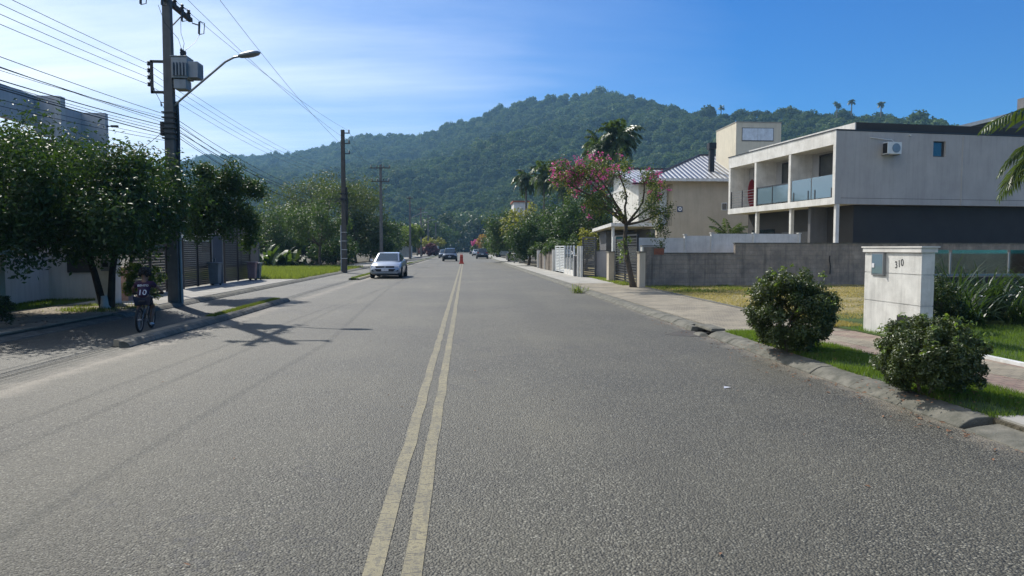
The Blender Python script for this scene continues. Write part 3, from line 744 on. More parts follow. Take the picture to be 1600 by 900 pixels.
obj('drain_spout', MB().tube([(3.9, -.12, 7.12), (3.9, .0, 7.14)], .035, 8), M['whitepost'], H)
obj('wall_joint', MB().box(.3, 14.9, -.004, -.0005, 4.08, 4.10), M['greywall'], H)
obj('cable_duct', MB().box(6.9, 6.94, -.03, -.0005, 3.8, 7.2), M['stucco'], H)
obj('roof_edge', MB().box(-.05, 15.02, -.03, 10.35, 7.27, 7.32), M['darkmetal'], H)
obj('roof_parapet', MB().box(1.2, 15, .25, 10, 7.32, 7.72), M['charcoal'], H)
obj('parapet_lit_side', MB().box(1.14, 1.197, .25, 10, 7.32, 7.70), M['white'], H)  # white sheet paints sunlight onto the parapet's road-side face
fr = obj('window_frame', MB().box(wx0, wx0 + .05, .12, .19, wz0, wz1).box(wx1 - .05, wx1, .12, .19, wz0, wz1).box(wx0 + .05, wx1 - .05, .12, .19, wz0, wz0 + .05).box(wx0 + .05, wx1 - .05, .12, .19, wz1 - .05, wz1), M['darkmetal'], H)
obj('pane', MB().box(wx0 + .05, wx1 - .05, .14, .16, wz0 + .05, wz1 - .05), M['winglass'], fr)
for y0, y1 in ((.22, 3.66), (3.9, 7.06), (7.3, 10.06)):
    d_ = obj('balcony_door', MB().box(1.19, 1.247, y0 + .35, y0 + .43, 4.13, 6.5).box(1.19, 1.247, (y0 + y1) / 2 - .04, (y0 + y1) / 2 + .04, 4.13, 6.5).box(1.19, 1.247, y1 - .7, y1 - .62, 4.13, 6.5).box(1.19, 1.247, y0 + .43, y1 - .7, 6.42, 6.5), M['darkmetal'], H)
    obj('pane', MB().box(1.21, 1.24, y0 + .43, (y0 + y1) / 2 - .04, 4.13, 6.42).box(1.21, 1.24, (y0 + y1) / 2 + .04, y1 - .7, 4.13, 6.42), M['winglass'], d_)
# railings
r1 = obj('glass_railing', MB().box(.04, .06, .24, 1.90, 4.16, 5.22).box(.04, .06, 1.98, 3.64, 4.16, 5.22), M['bluefilm'], H)
obj('clamp', MB().box(.02, .08, .3, .36, 4.12, 4.6).box(.02, .08, 1.6, 1.66, 4.12, 4.6).box(.02, .08, 2.15, 2.21, 4.12, 4.6).box(.02, .08, 3.4, 3.46, 4.12, 4.6), M['darkmetal'], r1)
r2 = obj('glass_railing', MB().box(.05, .065, 3.95, 5.44, 4.2, 5.1).box(.05, .065, 5.5, 7.0, 4.2, 5.1), M['bluefilm'], H)
obj('rail_frame', MB().box(.03, .08, 3.9, 3.95, 4.12, 5.18).box(.03, .08, 5.445, 5.495, 4.12, 5.18).box(.03, .08, 7.0, 7.05, 4.12, 5.18).box(.03, .08, 3.95, 5.445, 5.11, 5.17).box(.03, .08, 5.495, 7.0, 5.11, 5.17), M['darkmetal'], r2)
mb = MB()
for y0 in (7.32, 8.7, 10.0): mb.box(.03, .08, y0, y0 + .05, 4.12, 5.15)
obj('rail_post', mb, M['darkmetal'], H)
mb = MB()
for k in range(6): mb.box(.045, .065, 7.37, 10.0, 4.28 + k * .16, 4.30 + k * .16)
obj('rail_bars', mb, M['greymetal'], H)
# ground floor
obj('lower_wall', MB().box(1.3, 15, .4, 10.2, .1, 3.795), M['charcoal'], H)
obj('carport_wall', MB().box(.35, 1.297, 2.4, 2.6, .1, 3.795), M['greywall'], H)
mb = MB()
for y0 in (.02, 3.7, 7.1): mb.box(.08, .26, y0 + .0, y0 + .16, .1, 3.797)
obj('column', mb, M['white'], H)
obj('garage_door', MB().box(1.24, 1.297, 3.0, 6.4, .1, 2.6), M['greywall'], H)
obj('window', MB().box(1.24, 1.297, 7.2, 9.6, 1.0, 2.8), M['winglass'], H)
def loc(root, p): return root.matrix_basis @ Vector(p) if root.rotation_euler.z == 0 else (Matrix.Translation(root.location) @ Matrix.Rotation(root.rotation_euler.z, 4, 'Z')) @ Vector(p)
ac = thing('air_conditioner', 'white air conditioning unit bracketed to the grey side wall of the flat-roofed house', 'air conditioner', loc(H, (2.75, 0, 6.1)), TH)
obj('casing', MB().box(-.38, .38, -.46, -.12, .06, .62), M['whitemetal'], ac, bevel=.015)
obj('side_grille', MB().box(-.385, -.381, -.44, -.14, .1, .58), M['black'], ac)
mb = MB()
for k in range(16): a = k * math.pi / 8; mb.box(.08 + .14 * math.cos(a) - .012, .08 + .14 * math.cos(a) + .012, -.468, -.461, .34 + .14 * math.sin(a) - .05, .34 + .14 * math.sin(a) + .05)
obj('fan_guard', MB().lathe([(.22, -.475), (.22, -.461)], 20, (.08, 0, .34), 'y'), M['greymetal'], ac)
obj('bracket', MB().box(-.34, -.30, -.46, -.002, .02, .055).box(.28, .32, -.46, -.002, .02, .055), M['greymetal'], ac)
obj('pipe', MB().tube([(-.95, -.003, .86), (-.95, -.06, .86), (-.3, -.07, .80), (.1, -.09, .78), (.3, -.12, .62)], .025, 6), M['whitepost'], ac)
sb = thing('surfboard', 'red surfboard standing upright on the farthest balcony', 'surfboard', loc(H, (1.0, 9.3, 4.12)), TH)
pr = [(-.02, 0), (.10, .06), (.22, .4), (.27, .9), (.25, 1.3), (.16, 1.62), (0, 1.78), (-.16, 1.62), (-.25, 1.3), (-.27, .9), (-.22, .4), (-.10, .06)]
obj('board', MB().prismY(pr, -.03, .03), M['surfboard'], sb, bevel=.02)
obj('fin', MB().prismX([(.03, .12), (.16, .10), (.03, .30)], -.01, .01), M['surfboard'], sb)

# --- square beige block behind
B = thing('tower_house', 'square beige block with one wide white shuttered window rising behind the flat-roofed house', 'house', (19.6, 50, 0))
obj('wall', MB().box(0, 3.35, 0, 4, .1, 10.8), M['cream'], B)
obj('roof', MB().box(-.03, 3.38, -.03, 4.03, 10.8, 10.86), M['concrete'], B)
f = obj('window_frame', MB().box(.42, 2.78, -.03, -.003, 9.46, 10.42), M['greywall'], B)
obj('shutter', MB().box(.46, 1.59, -.05, -.033, 9.52, 10.38).box(1.61, 2.74, -.05, -.033, 9.52, 10.38), M['shutter'], f)
# --- neighbour far right
Nb = thing('house', 'house with a white sloping roof edge showing above the flat roof at the right', 'house', (36.2, 49.5, 0))
obj('wall', MB().box(.8, 12, .6, 10, .1, 10.2), M['cream'], Nb)
obj('roof', MB().prismY([(-.2, 10.65), (6.5, 12.3), (13, 10.7), (13, 10.4), (6.5, 12.0), (-.2, 10.4)], 0, 11), M['white'], Nb)
obj('gable', MB().prismY([(.8, 10.2), (12, 10.2), (12, 10.6), (6.5, 11.95), (.8, 10.62)], .65, .8), M['greywall'], Nb)
obj('chimney', MB().box(7.9, 8.6, 3, 3.7, 11.2, 13.6), M['greywall'], Nb)

# --- beige house with tiled roof
Hm = thing('tiled_house', 'beige two-storey house with a grey tiled hip roof and black chimney behind the pink-flowering tree', 'house', (13.8, 50, 0))
objw('wall', MB().box(14.95, 25, 50, 62, .1, 6.6).box(13.8, 14.95, 50, 62, .1, 3.3).box(13.8, 14.95, 51.2, 62, 3.3, 6.6).box(13.8, 14.95, 50, 51.2, 6.35, 6.6), M['beige'], Hm)
objw('corner_post', MB().box(13.8, 13.95, 50.0, 50.15, 3.3, 6.35), M['beige'], Hm)
objw('side_wing', MB().box(12.95, 13.79, 52, 61, .1, 6.45), M['white'], Hm)
f = objw('balcony_door', MB().box(14.0, 14.85, 51.15, 51.197, 3.35, 6.1), M['whitemetal'], Hm)
f2 = MB().box(14.06, 14.4, 51.12, 51.147, 3.42, 6.04).box(14.45, 14.79, 51.12, 51.147, 3.42, 6.04)
o = obj('shutter', shift(f2, Hm), M['shutter'], f)
mb = MB().box(13.84, 14.9, 50.03, 50.07, 4.25, 4.3)
for k in range(9): mb.box(13.97 + k * .11, 13.99 + k * .11, 50.04, 50.06, 3.3, 4.25)
objw('balcony_railing', mb, M['darkmetal'], Hm)
sg = objw('alarm_plaque', MB().box(15.28, 15.66, 49.96, 49.997, 4.32, 4.72), M['signblue'], Hm)
obj('ring', shift(MB().lathe([(.14, 49.94), (.14, 49.957)], 18, (15.47, 0, 4.53), 'y'), Hm), M['lettering'], sg)
obj('dot', shift(MB().lathe([(.055, 49.925), (.055, 49.937)], 12, (15.47, 0, 4.53), 'y'), Hm), M['signblue'], sg)
f = objw('small_window', MB().box(18.55, 18.95, 49.96, 49.997, 4.45, 5.0), M['whitemetal'], Hm)
obj('pane', shift(MB().box(18.59, 18.91, 49.94, 49.957, 4.5, 4.95), Hm), M['winglass'], f)
e0, e1, f0, f1, ez, rz_ = 12.95, 27.5, 49.2, 62.8, 6.66, 9.2
rA, rB = (18.9, 56, rz_), (21.9, 56, rz_)
mb = MB()
c_ = [(e0, f0, ez), (e1, f0, ez), (e1, f1, ez), (e0, f1, ez), rA, rB]
mb.add(c_, [(0, 1, 5, 4), (1, 2, 5), (2, 3, 4, 5), (3, 0, 4), (3, 2, 1, 0)])
objw('roof', mb, M['tiles'], Hm)
objw('eave_board', MB().box(e0, e1, f0 - .02, f0 + .03, ez - .2, ez - .01).box(e0 - .02, e0 + .03, f0 + .03, f1, ez - .2, ez - .01), M['whitepost'], Hm)
objw('soffit', MB().box(e0 + .04, e1, f0 + .04, f1, ez - .06, ez - .012), M['white'], Hm)
mb = MB()
for a_, b_ in (((e0, f0, ez), rA), (rA, rB), (rB, (e1, f0, ez))): mb.tube([a_, b_], .11, 6)
objw('ridge_tiles', mb, M['darkmetal'], Hm)
mb = MB(); mb.add([(12.3, 51.3, 6.55), (18, 51.3, 6.55), (18, 59.3, 8.4), (12.3, 59.3, 8.4), (12.3, 63.5, 7.3), (18, 63.5, 7.3)], [(0, 1, 2, 3), (3, 2, 5, 4)])
mb.add([(12.3, 51.3, 6.4), (18, 51.3, 6.4), (18, 59.3, 8.25), (12.3, 59.3, 8.25)], [(3, 2, 1, 0)])
mb.add([(12.3, 51.3, 6.4), (12.3, 51.3, 6.55), (12.3, 59.3, 8.4), (12.3, 59.3, 8.25)], [(0, 1, 2, 3)])
objw('wing_roof', mb, M['tiles'], Hm)
objw('wing_ridge', MB().tube([(12.25, 59.3, 8.45), (18, 59.3, 8.45)], .11, 6), M['darkmetal'], Hm)
objw('gable', MB().prismX([(52, 6.45), (61, 6.45), (61, 7.7), (59.3, 8.2), (52, 6.5)], 13.0, 13.2), M['white'], Hm)
ch = objw('chimney', MB().box(18.0, 18.34, 51.0, 51.34, 6.9, 9.0), M['black'], Hm)
obj('cap', shift(MB().box(17.9, 18.44, 50.9, 51.44, 9.0, 9.45), Hm), M['black'], ch)
Hm.location.y -= .75; B.location.y -= .6
pc = thing('porch', 'low white-roofed porch with dark openings beside the slatted gate', 'porch', (8.5, 40, 0))
objw('roof_slab', MB().prismX([(40, 2.98), (46, 2.80), (46, 3.0), (40, 3.18)], 8.5, 11.4), M['white'], pc)
objw('wall', MB().box(8.95, 11.2, 43.6, 45.8, .1, 2.78).box(10.9, 11.2, 40.3, 43.6, .1, 2.85), M['greywall'], pc)
objw('post', MB().box(8.6, 8.74, 40.2, 40.34, .1, 2.96), M['whitepost'], pc)
objw('window', MB().box(9.3, 10.4, 43.55, 43.597, .9, 2.4), M['winglass'], pc)
objw('glass_screen', MB().box(8.8, 10.85, 40.24, 40.26, .9, 1.75), M['greenglass'], pc)

# --- pale grey house at the left edge
Hl = thing('grey_house', 'pale grey house with stepped roof parapets behind the big left tree', 'house', (-14.1, 24.2, 0))
objw('parapet', MB().box(-15.1, -14.9, 4, 24.0, 5.95, 7.0).box(-14.95, -14.1, 24.0, 24.2, 5.6, 7.0).box(-14.3, -14.1, 24.2, 25.4, 5.55, 6.69).box(-14.25, -13.25, 25.4, 25.6, 2.8, 6.69), M['leftwall'], Hl)
objw('fin', MB().box(-14.22, -14.02, 23.95, 24.25, 2.8, 6.98), M['white'], Hl)
objw('roof', MB().box(-24, -15.1, 4, 23.6, 6.3, 6.45).box(-15.1, -14.3, 24.2, 25.4, 6.2, 6.3), M['concrete'], Hl)
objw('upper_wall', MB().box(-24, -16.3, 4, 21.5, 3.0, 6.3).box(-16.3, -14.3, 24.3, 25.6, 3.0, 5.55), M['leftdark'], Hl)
f = objw('balcony_door', MB().box(-16.28, -16.22, 17.5, 20.5, 3.1, 5.3), M['darkmetal'], Hl)
obj('pane', shift(MB().box(-16.21, -16.19, 17.6, 20.4, 3.15, 5.2), Hl), M['winglass'], f)
objw('balcony_slab', MB().box(-16.3, -14.9, 4, 24.0, 2.75, 3.0), M['white'], Hl)
objw('lower_wall', MB().box(-24, -15.6, 4, 22.5, .1, 2.75), M['leftwall'], Hl)
objw('window', MB().box(-15.59, -15.55, 20.6, 22.2, 1.0, 2.2), M['winglass'], Hl)
sl_ = thing('wall_lamp', 'small black lamp bracket on the last corner of the grey house', 'wall lamp', (-13.25, 25.5, 6.2))
obj('arm', MB().tube([(0, 0, 0), (.22, -.05, .03)], .02, 5), M['black'], sl_)
obj('lamp_head', MB().box(.18, .42, -.1, .0, -.02, .05), M['black'], sl_)
Hl.location.y += 1.4; sl_.location.y += 1.4
gw = thing('garden_wall', 'low pale garden wall with a sloping top under the left tree', 'wall', (-12.9, 21, 0), R(4))
obj('wall', MB().prismX([(-1.0, .1), (3.9, .1), (3.9, 1.15), (1.2, 1.5), (-1.0, 1.5)], -.12, .12), M['leftwall'], gw)
gw2 = thing('garden_wall', 'pale wall with a dark vent between the lawn and the meter pillar', 'wall', (-12.2, 22.3, 0))
obj('wall', MB().box(-1.0, 1.3, 0, .2, .1, 1.75), M['leftwall'], gw2)
obj('vent', MB().box(-.1, .75, -.03, -.003, .95, 1.7), M['charcoal'], gw2)
# white-walled house beyond the left gates
Wh = thing('white_house', 'low white-walled house showing over the dark left gates', 'house', (-23.4, 62, 0))
obj('wall', MB().box(-2, 2.4, 0, 8, .1, 4.5), M['white'], Wh)
obj('roof', MB().box(-2.2, 2.6, -.2, 8.2, 4.5, 4.66), M['whitepost'], Wh)
obj('window', MB().box(.5, 2, -.03, -.003, 1.4, 2.6), M['winglass'], Wh)
an = thing('mast', 'thin dark mast rising behind the left gates', 'mast', (-14.2, 45, .1))
obj('tube', MB().tube([(0, 0, 0), (0, 0, 4.3)], .06, 6), M['darkmetal'], an)
obj('collar', MB().lathe([(.09, 4.2), (.09, 4.34)], 8), M['darkmetal'], an)
for px0, px1, py, Y, hh, lab in ((803, 826, 316, 112, 5.5, 'white house corner glimpsed between the distant palms'), (596, 640, 372, 128, 3.2, 'low white wall building far down the left side'), (664, 684, 378, 175, 5.0, 'pale distant house beyond the last left poles')):
    a_, b_ = at(px0, py, Y), at(px1, py, Y)
    t = thing('distant_house', lab, 'house', (a_.x, Y, 0)); wd = b_.x - a_.x
    obj('wall', MB().box(0, wd, 0, 6, .0, a_.z), M['white'], t); obj('roof', MB().box(-.2, wd + .2, -.2, 6.2, a_.z, a_.z + .25), M['redtile'] if hh > 5.2 else M['concrete'], t)
    obj('window', MB().box(wd * .3, wd * .7, -.04, -.003, a_.z * .4, a_.z * .75), M['winglass'], t)

# ================================================================ walls, gates, fences on the right
bw = thing('block_wall', 'long unpainted concrete block wall stepping up behind the dry lot', 'wall', (7.35, 28.2, .08), R(5))
obj('wall', MB().box(.9, 4.05, 0, .16, 0, 1.40).box(4.05, 24, 0, .16, 0, 1.82), M['blocks'], bw)
obj('end_pier', MB().box(0, .897, -.02, .2, 0, 1.68), M['blocks'], bw)
obj('pier_lit_edge', MB().box(-.06, -.003, -.03, .21, 0, 1.70), M['whitepost'], bw)  # white strip puts the sunlight on the pier's end into the colour
obj('coping', MB().box(.9, 4.0, -.03, .19, 1.402, 1.44).box(4.02, 24, -.03, .19, 1.822, 1.86).box(-.08, .92, -.06, .24, 1.702, 1.74), M['kerb'], bw)
obj('brick_patch', MB().box(.45, .88, -.028, -.021, 1.36, 1.62), M['redtile'], bw)
obj('rebar', MB().tube([(8.4, -.05, .5), (8.42, -.06, .8), (8.36, -.05, 1.15), (8.4, -.02, 1.3)], .022, 5), M['rubber'], bw)
pf = thing('panel_fence', 'white panel fence with white posts just behind the block wall', 'fence', (7.9, 31.2, .08), R(5))
obj('panel', MB().box(0, 2.2, 0, .06, 0, 2.1).box(2.3, 3.5, 0, .06, 0, 2.2).box(3.6, 5.6, 0, .06, 0, 2.3).box(5.7, 7.9, 0, .06, 0, 2.3), M['white'], pf)
for k, x_ in enumerate((2.2, 3.5, 5.6, 7.9)): obj('post', MB().box(x_ + .005, x_ + .095, -.04, .1, 0, 2.32 if k else 2.25).box(x_ - .03, x_ + .13, -.07, .13, 2.32 if k else 2.25, 2.35 if k else 2.28), M['whitepost'], pf)
def seg(px1, py1, px2, py2, z=.11):
    a, b_ = gp(px1, py1, z), gp(px2, py2, z); d = b_ - a
    return a, math.atan2(d.y, d.x), d.length
def slat_gate(name, label, cat, px1, py1, px2, py2, h, mat, ns, gap=.35, mid=True, group=None, th=.03, slats_from=.08):
    a, rz, ln = seg(px1, py1, px2, py2)
    t = thing(name, label, cat, a, rz, group)
    mb = MB().box(0, .08, -.04, .04, 0, h).box(ln - .08, ln, -.04, .04, 0, h).box(.08, ln - .08, -.04, .04, h - .07, h)
    if mid: mb.box(ln / 2 - .035, ln / 2 + .035, -.04, .04, .03, h - .07)
    obj('frame', mb, M[mat], t)
    mb = MB(); p = (h - .12 - slats_from) / ns
    for k in range(ns): z0 = slats_from + k * p; mb.box(.08, ln / 2 - .035 if mid else ln - .08, -th / 2, th / 2, z0, z0 + p * (1 - gap))
    if mid:
        for k in range(ns): z0 = slats_from + k * p; mb.box(ln / 2 + .035, ln - .08, -th / 2, th / 2, z0, z0 + p * (1 - gap))
    obj('slats', mb, M[mat], t)
    return t, ln
slat_gate('slatted_gate', 'dark grey double slatted gate right behind the pink-flowering tree trunk', 'gate', 960, 439, 996, 447, 2.2, 'darkmetal', 17)
slat_gate('slatted_gate', 'narrower dark slatted gate left of the small grey wall', 'gate', 910, 432.5, 931, 434, 2.2, 'darkmetal', 18, mid=False, gap=.3)
def post(name, label, px, py, w_, d_, h, mat, cat='post', cap=None, group=None):
    a = gp(px, py, .11); t = thing(name, label, cat, a, 0, group)
    obj('shaft', MB().box(-w_ / 2, w_ / 2, -d_ / 2, d_ / 2, 0, h), M[mat], t)
    if cap: obj('cap', MB().box(-w_ / 2 - .03, w_ / 2 + .03, -d_ / 2 - .03, d_ / 2 + .03, h, h + .05), M[cap], t)
    return t
post('gate_post', 'tall slim white post at the left end of the double slatted gate', 958.8, 439.5, .14, .14, 2.15, 'whitepost')
post('gate_pier', 'beige pier beside the slim white gate post', 953.5, 439.5, .26, .5, 1.4, 'beige', 'pier', 'kerb')
post('gate_pier', 'beige pier with dark number marks between gate and block wall', 1001.5, 449, .24, .4, 1.42, 'beige', 'pier', 'kerb')
a = gp(932, 433.5, .11)
t = thing('boundary_wall', 'short grey wall between the narrow gate and the beige pier', 'wall', a, R(4))
obj('wall', MB().box(0, .74, 0, .16, 0, 1.42), M['stucco'], t); obj('edge', MB().box(-.06, -.003, -.02, .18, 0, 1.44), M['whitepost'], t); obj('coping', MB().box(-.08, .76, -.03, .19, 1.443, 1.48), M['darkmetal'], t)  # white edge strip paints the sunlit left end of the grey wall
post('fence_post', 'white square post nearest the narrow dark gate', 908.3, 433.2, .13, .13, 1.72, 'whitepost')
post('fence_post', 'white square post behind the dark letterbox pillar', 903.5, 432.8, .13, .13, 1.72, 'whitepost')
t = post('letterbox_pillar', 'dark letterbox pillar with a white top between white fence panels', 899.5, 432, .20, .25, 1.15, 'greywall', 'letterbox', 'whitepost')
obj('slot', MB().box(-.06, .06, -.135, -.127, .85, .88), M['black'], t)
a, rz, ln = seg(882.5, 427.5, 897, 431.5)
t = thing('glass_fence', 'white framed fence with pale glass panes beside the white slatted gate', 'fence', a, rz)
npn = 3; mb = MB(); mg = MB()
for k in range(npn + 1): x_ = k * (ln - .1) / npn; mb.box(x_, x_ + .1, -.05, .05, 0, 1.75)
for k in range(npn):
    x_ = k * (ln - .1) / npn + .1; mg.box(x_ + .02, x_ + (ln - .1) / npn - .12, -.01, .01, .35, 1.65)
obj('post', mb, M['whitemetal'], t); obj('pane', mg, M['greenglass'], t); obj('base_rail', MB().box(.1, ln - .1, -.04, .04, .0, .32), M['white'], t)
slat_gate('white_gate', 'white horizontal slatted gate along the right pavement', 'gate', 868, 424.2, 882, 427.3, 1.75, 'whitemetal', 15, gap=.3)
for k, (px, py) in enumerate(((866, 424), (860, 422.3), (853, 420.9), (847, 419.7), (842, 418.7))):
    post('weathered_post', 'weathered grey-white post, %s' % ['nearest of the five beside the white slatted gate', 'second of five from the white slatted gate', 'middle one of the five left of the white gate', 'fourth of five from the white slatted gate', 'farthest of the five, next to the dark bush'][k], px, py, .30, .16, [1.5, 1.3, 1.5, 1.25, 1.45][k], ['white', 'wood', 'white', 'wood', 'white'][k], 'post', 'kerb', 'weathered posts before the dark bush')
a, rz, ln = seg(842, 418.7, 866, 424)
t = thing('wooden_fence', 'weathered board fence filling the gaps between five posts', 'fence', a, rz); mb = MB()
nb = int(ln / .16)
for k in range(nb): mb.box(k * .16, k * .16 + .13, -.01, .015, 0, 1.15 + .05 * math.sin(k * 2.1))
obj('boards', mb, M['wood'], t); obj('rail', MB().box(0, ln, .016, .05, .3, .38).box(0, ln, .016, .05, .9, .98), M['wood'], t)
for k, (px, py, w_) in enumerate(((814, 411.5, .5), (806, 409.4, .5), (799, 407.6, .5), (793.5, 406, .5))):
    post('low_pillar', 'low pale pillar beyond the dark bush, %s' % ['nearest of four', 'second of four counting from the near end', 'third of four counting from the near end', 'farthest of four'][k], px, py, w_, .5, .85, 'concrete', 'pillar', 'kerb', 'low pillars beyond the dark bush')

# meter pillar 310
mp = thing('meter_pillar', 'stout white rendered pillar numbered 310 with a glass meter door', 'pillar', (7.7, 11.2, .11))
Lp = 1.66
mb = MB()
for z0, z1 in ((0, .60), (.615, 1.13), (1.145, 1.52)): mb.box(0, .23, 0, Lp, z0, z1)
for z0, z1 in ((.6, .615), (1.13, 1.145)): mb.box(.012, .218, .012, Lp - .012, z0, z1)
obj('shaft', mb, surf('dirty_white_render', (.66, .65, .61), (.45, .44, .41), 3.2, .85, 50, .4, .012, streak=.5, contrast=(.35, .75)), mp)
obj('cap', MB().box(-.035, .26, -.03, Lp + .03, 1.52, 1.60).box(-.05, .28, -.06, Lp + .06, 1.60, 1.625), M['white'], mp)
db = obj('meter_door', MB().box(-.025, -.002, 1.02, 1.41, 1.09, 1.51), M['greymetal'], mp)
obj('pane', MB().box(-.032, -.026, 1.05, 1.38, 1.12, 1.48), M['bluefilm'], db)
obj('lock', MB().box(-.042, -.033, 1.30, 1.37, 1.23, 1.31), M['lettering'], db)
obj('open_flap', MB().box(-.06, -.001, .995, 1.012, 1.09, 1.51), M['greymetal'], mp)
mt = Matrix.Translation((-.003, .60, 1.26)) @ Matrix.Rotation(R(-90), 4, 'Z') @ Matrix.Rotation(R(90), 4, 'X') @ Matrix.Rotation(R(14), 4, 'Z')
text_mesh('house_number', '310', .175, M['num'], mp, mt, shear=.15)
obj('vent', MB().box(-.006, -.001, .22, .62, .14, .40), M['black'], mp)
# glass garden fence
gf = thing('glass_fence', 'green-tinted glass fence above a low wall behind the dark planting', 'fence', (10.15, 16.0, .1), R(2))
mg = MB(); mp_ = MB()
for k in range(7):
    x_ = .1 + k * 1.55; mg.box(x_ + .04, x_ + 1.5, .04, .052, .98, 1.56); mp_.box(x_ - .012, x_ + .012, .035, .065, .92, 1.5)
obj('pane', mg, M['greenglass'], gf); obj('post', mp_, M['greymetal'], gf)
obj('rail', MB().box(0, 11, .02, .08, .93, .97), M['greymetal'], gf); obj('low_wall', MB().box(0, 11, 0, .1, 0, .90), M['charcoal'], gf)
gl = thing('concrete_bench', 'pale block showing at the far right over the wall', 'bench', (21.6, 24, .1), 0)
obj('seat', MB().box(0, 2, 0, .6, 1.75, 1.95), M['white'], gl); obj('leg', MB().box(.1, .3, .05, .55, 0, 1.75).box(1.7, 1.9, .05, .55, 0, 1.75), M['white'], gl)

# ================================================================ left gates
slat_gate('slatted_gate', 'dark brown slatted gate between the light pole and the grey doorway', 'gate', 286, 452, 331, 445.5, 2.0, 'gatebrown', 22, gap=.1)
a, rz, ln = seg(332.5, 445.3, 350, 443)
t = thing('entry_door', 'grey entry door recessed between the two dark left gates', 'door', a, rz)
obj('leaf', MB().box(.08, ln - .08, .02, .08, 0, 2.15), M['greywall'], t); obj('frame', MB().box(0, .08, 0, .1, 0, 2.2).box(ln - .08, ln, 0, .1, 0, 2.2).box(.08, ln - .08, 0, .1, 2.15, 2.2), M['greymetal'], t)
obj('handle', MB().box(.2, .24, -.06, .02, .95, 1.15), M['greymetal'], t)
slat_gate('slatted_gate', 'tall dark slatted gate at the edge of the left vacant lot', 'gate', 351, 442.8, 391, 437, 2.75, 'gatebrown', 30, gap=.08)
a, rz, ln = seg(352, 442.8, 330, 445.6)
t = thing('gate_beam', 'dark slatted screen spanning above the grey entry door', 'screen', (a.x - .1, a.y, .1), rz); mb = MB()
for k in range(8): mb.box(0, ln, -.02, .02, 2.25 + k * .065, 2.25 + k * .065 + .05)
obj('slats', mb, M['gatebrown'], t); obj('upright', MB().box(0, .05, -.03, .021, 2.2, 2.8).box(ln - .05, ln, -.03, .021, 2.2, 2.8), M['gatebrown'], t)
slat_gate('slatted_gate', 'dark slatted gate behind the cyclist and the bright shrub', 'gate', 206, 465, 262, 456, 1.75, 'gatebrown', 16, gap=.14)
post('meter_pillar', 'white pillar with an electricity meter standing between the two tree stems', 170, 474, .55, .35, 1.5, 'white', 'pillar')
a = gp(170, 474, .11); t = thing('electricity_meter', 'small grey meter box on the white pillar between the stems', 'meter', (a.x + .05, a.y - .178, 1.05)); obj('box', MB().box(-.13, .13, -.05, 0, 0, .3), M['greymetal'], t, bevel=.01); obj('dial', MB().box(-.08, .08, -.06, -.051, .12, .24), M['black'], t)
t = post('pink_pillar', 'short pinkish pillar with a flat cap left of the cyclist', 196, 470, .34, .34, .98, 'pinkpost', 'pillar', 'pinkpost')
def bin_(label, px, py, mat, h=.95, w_=.24, rz=0):
    a = gp(px, py, .12); t = thing('wheelie_bin', label, 'bin', a, rz)
    obj('body', MB().frus(-w_ * .8, w_ * .8, -w_ * .8, w_ * .8, .08, -w_, w_, -w_, w_, h), M[mat], t, bevel=.02)
    obj('lid', MB().box(-w_ - .03, w_ + .03, -w_ - .05, w_ + .03, h, h + .06), M[mat], t, bevel=.02)
    for s in (-1, 1): obj('wheel', MB().lathe([(.09, -.025), (.09, .025)], 12, (0, w_ * .9, .09), 'x') if False else MB().lathe([(.09, s * w_ * .7 - .02), (.09, s * w_ * .7 + .02)], 12, (0, w_ * .8, .09), 'x'), M['rubber'], t)
bin_('grey-blue bin in front of the grey entry door', 336.5, 446, 'binplastic', .92, .22)
bin_('faded red bin at the far end of the tall dark gate', 394.5, 438, 'binpink', .85, .2)
bin_('grey bin beside the faded red bin', 401.5, 437.2, 'binplastic', .8, .2)
post('concrete_post', 'grey post behind the two small bins at the lot edge', 398, 434.5, .5, .2, 2.0, 'greywall', 'post')

# ================================================================ utility poles and wires
WG = 'overhead wires along the left pavement'
def pole(label, x, y, H, w0, w1, mat, name='utility_pole'):
    t = thing(name, label, 'utility pole', (x, y, .09))
    obj('shaft', MB().frus(-w0, w0, -w0 * .8, w0 * .8, -.1, -w1, w1, -w1 * .8, w1 * .8, H), M[mat], t, bevel=.012)
    return t
def insul(mb, x, y, z, s=1.0):
    mb.lathe([(.02 * s, 0), (.05 * s, .03 * s), (.025 * s, .05 * s), (.055 * s, .09 * s), (.03 * s, .11 * s), (.04 * s, .15 * s), (.01, .17 * s)], 8, (x, y, z))
X1, Y1 = -8.60, 21.1
p1 = pole('tall concrete pole carrying a transformer and the street lamp over the big tree', X1, Y1, 10.2, .165, .105, 'poleconc')
# top beam parallel to the road with fuse cut-outs
bm = obj('crossarm', MB().box(-.06, .06, -1.3, 1.75, 8.72, 8.84).tube([(.07, 0, 8.0), (.05, 1.0, 8.70)], .02, 5), M['poleconc2'], p1)
mb = MB()
for y_ in (-1.15, -.6, .55, 1.1, 1.6): insul(mb, 0, y_, 8.84, 1.3)
obj('insulator', mb, M['darkmetal'], bm)
for k, (y_, x_) in enumerate(((-.9, .25), (.45, .25), (1.7, .28), (-.95, -.3))):
    f = obj('fuse_cutout', MB().tube([(x_ * .2, y_, 8.68), (x_, y_ + .05, 8.62)], .02, 5).tube([(x_, y_, 8.72), (x_ - .02, y_, 8.35)], .035, 6), M['darkmetal'], p1)
    obj('fuse_tube', MB().tube([(x_ + .02, y_, 8.74), (x_ + .16, y_, 8.68), (x_ + .13, y_, 8.36), (x_ - .02, y_, 8.33)], .014, 5), M['darkmetal'], f)
obj('top_crossarm', MB().box(-.95, .95, -.14, -.1, 9.45, 9.56), M['poleconc2'], p1)
mb = MB()
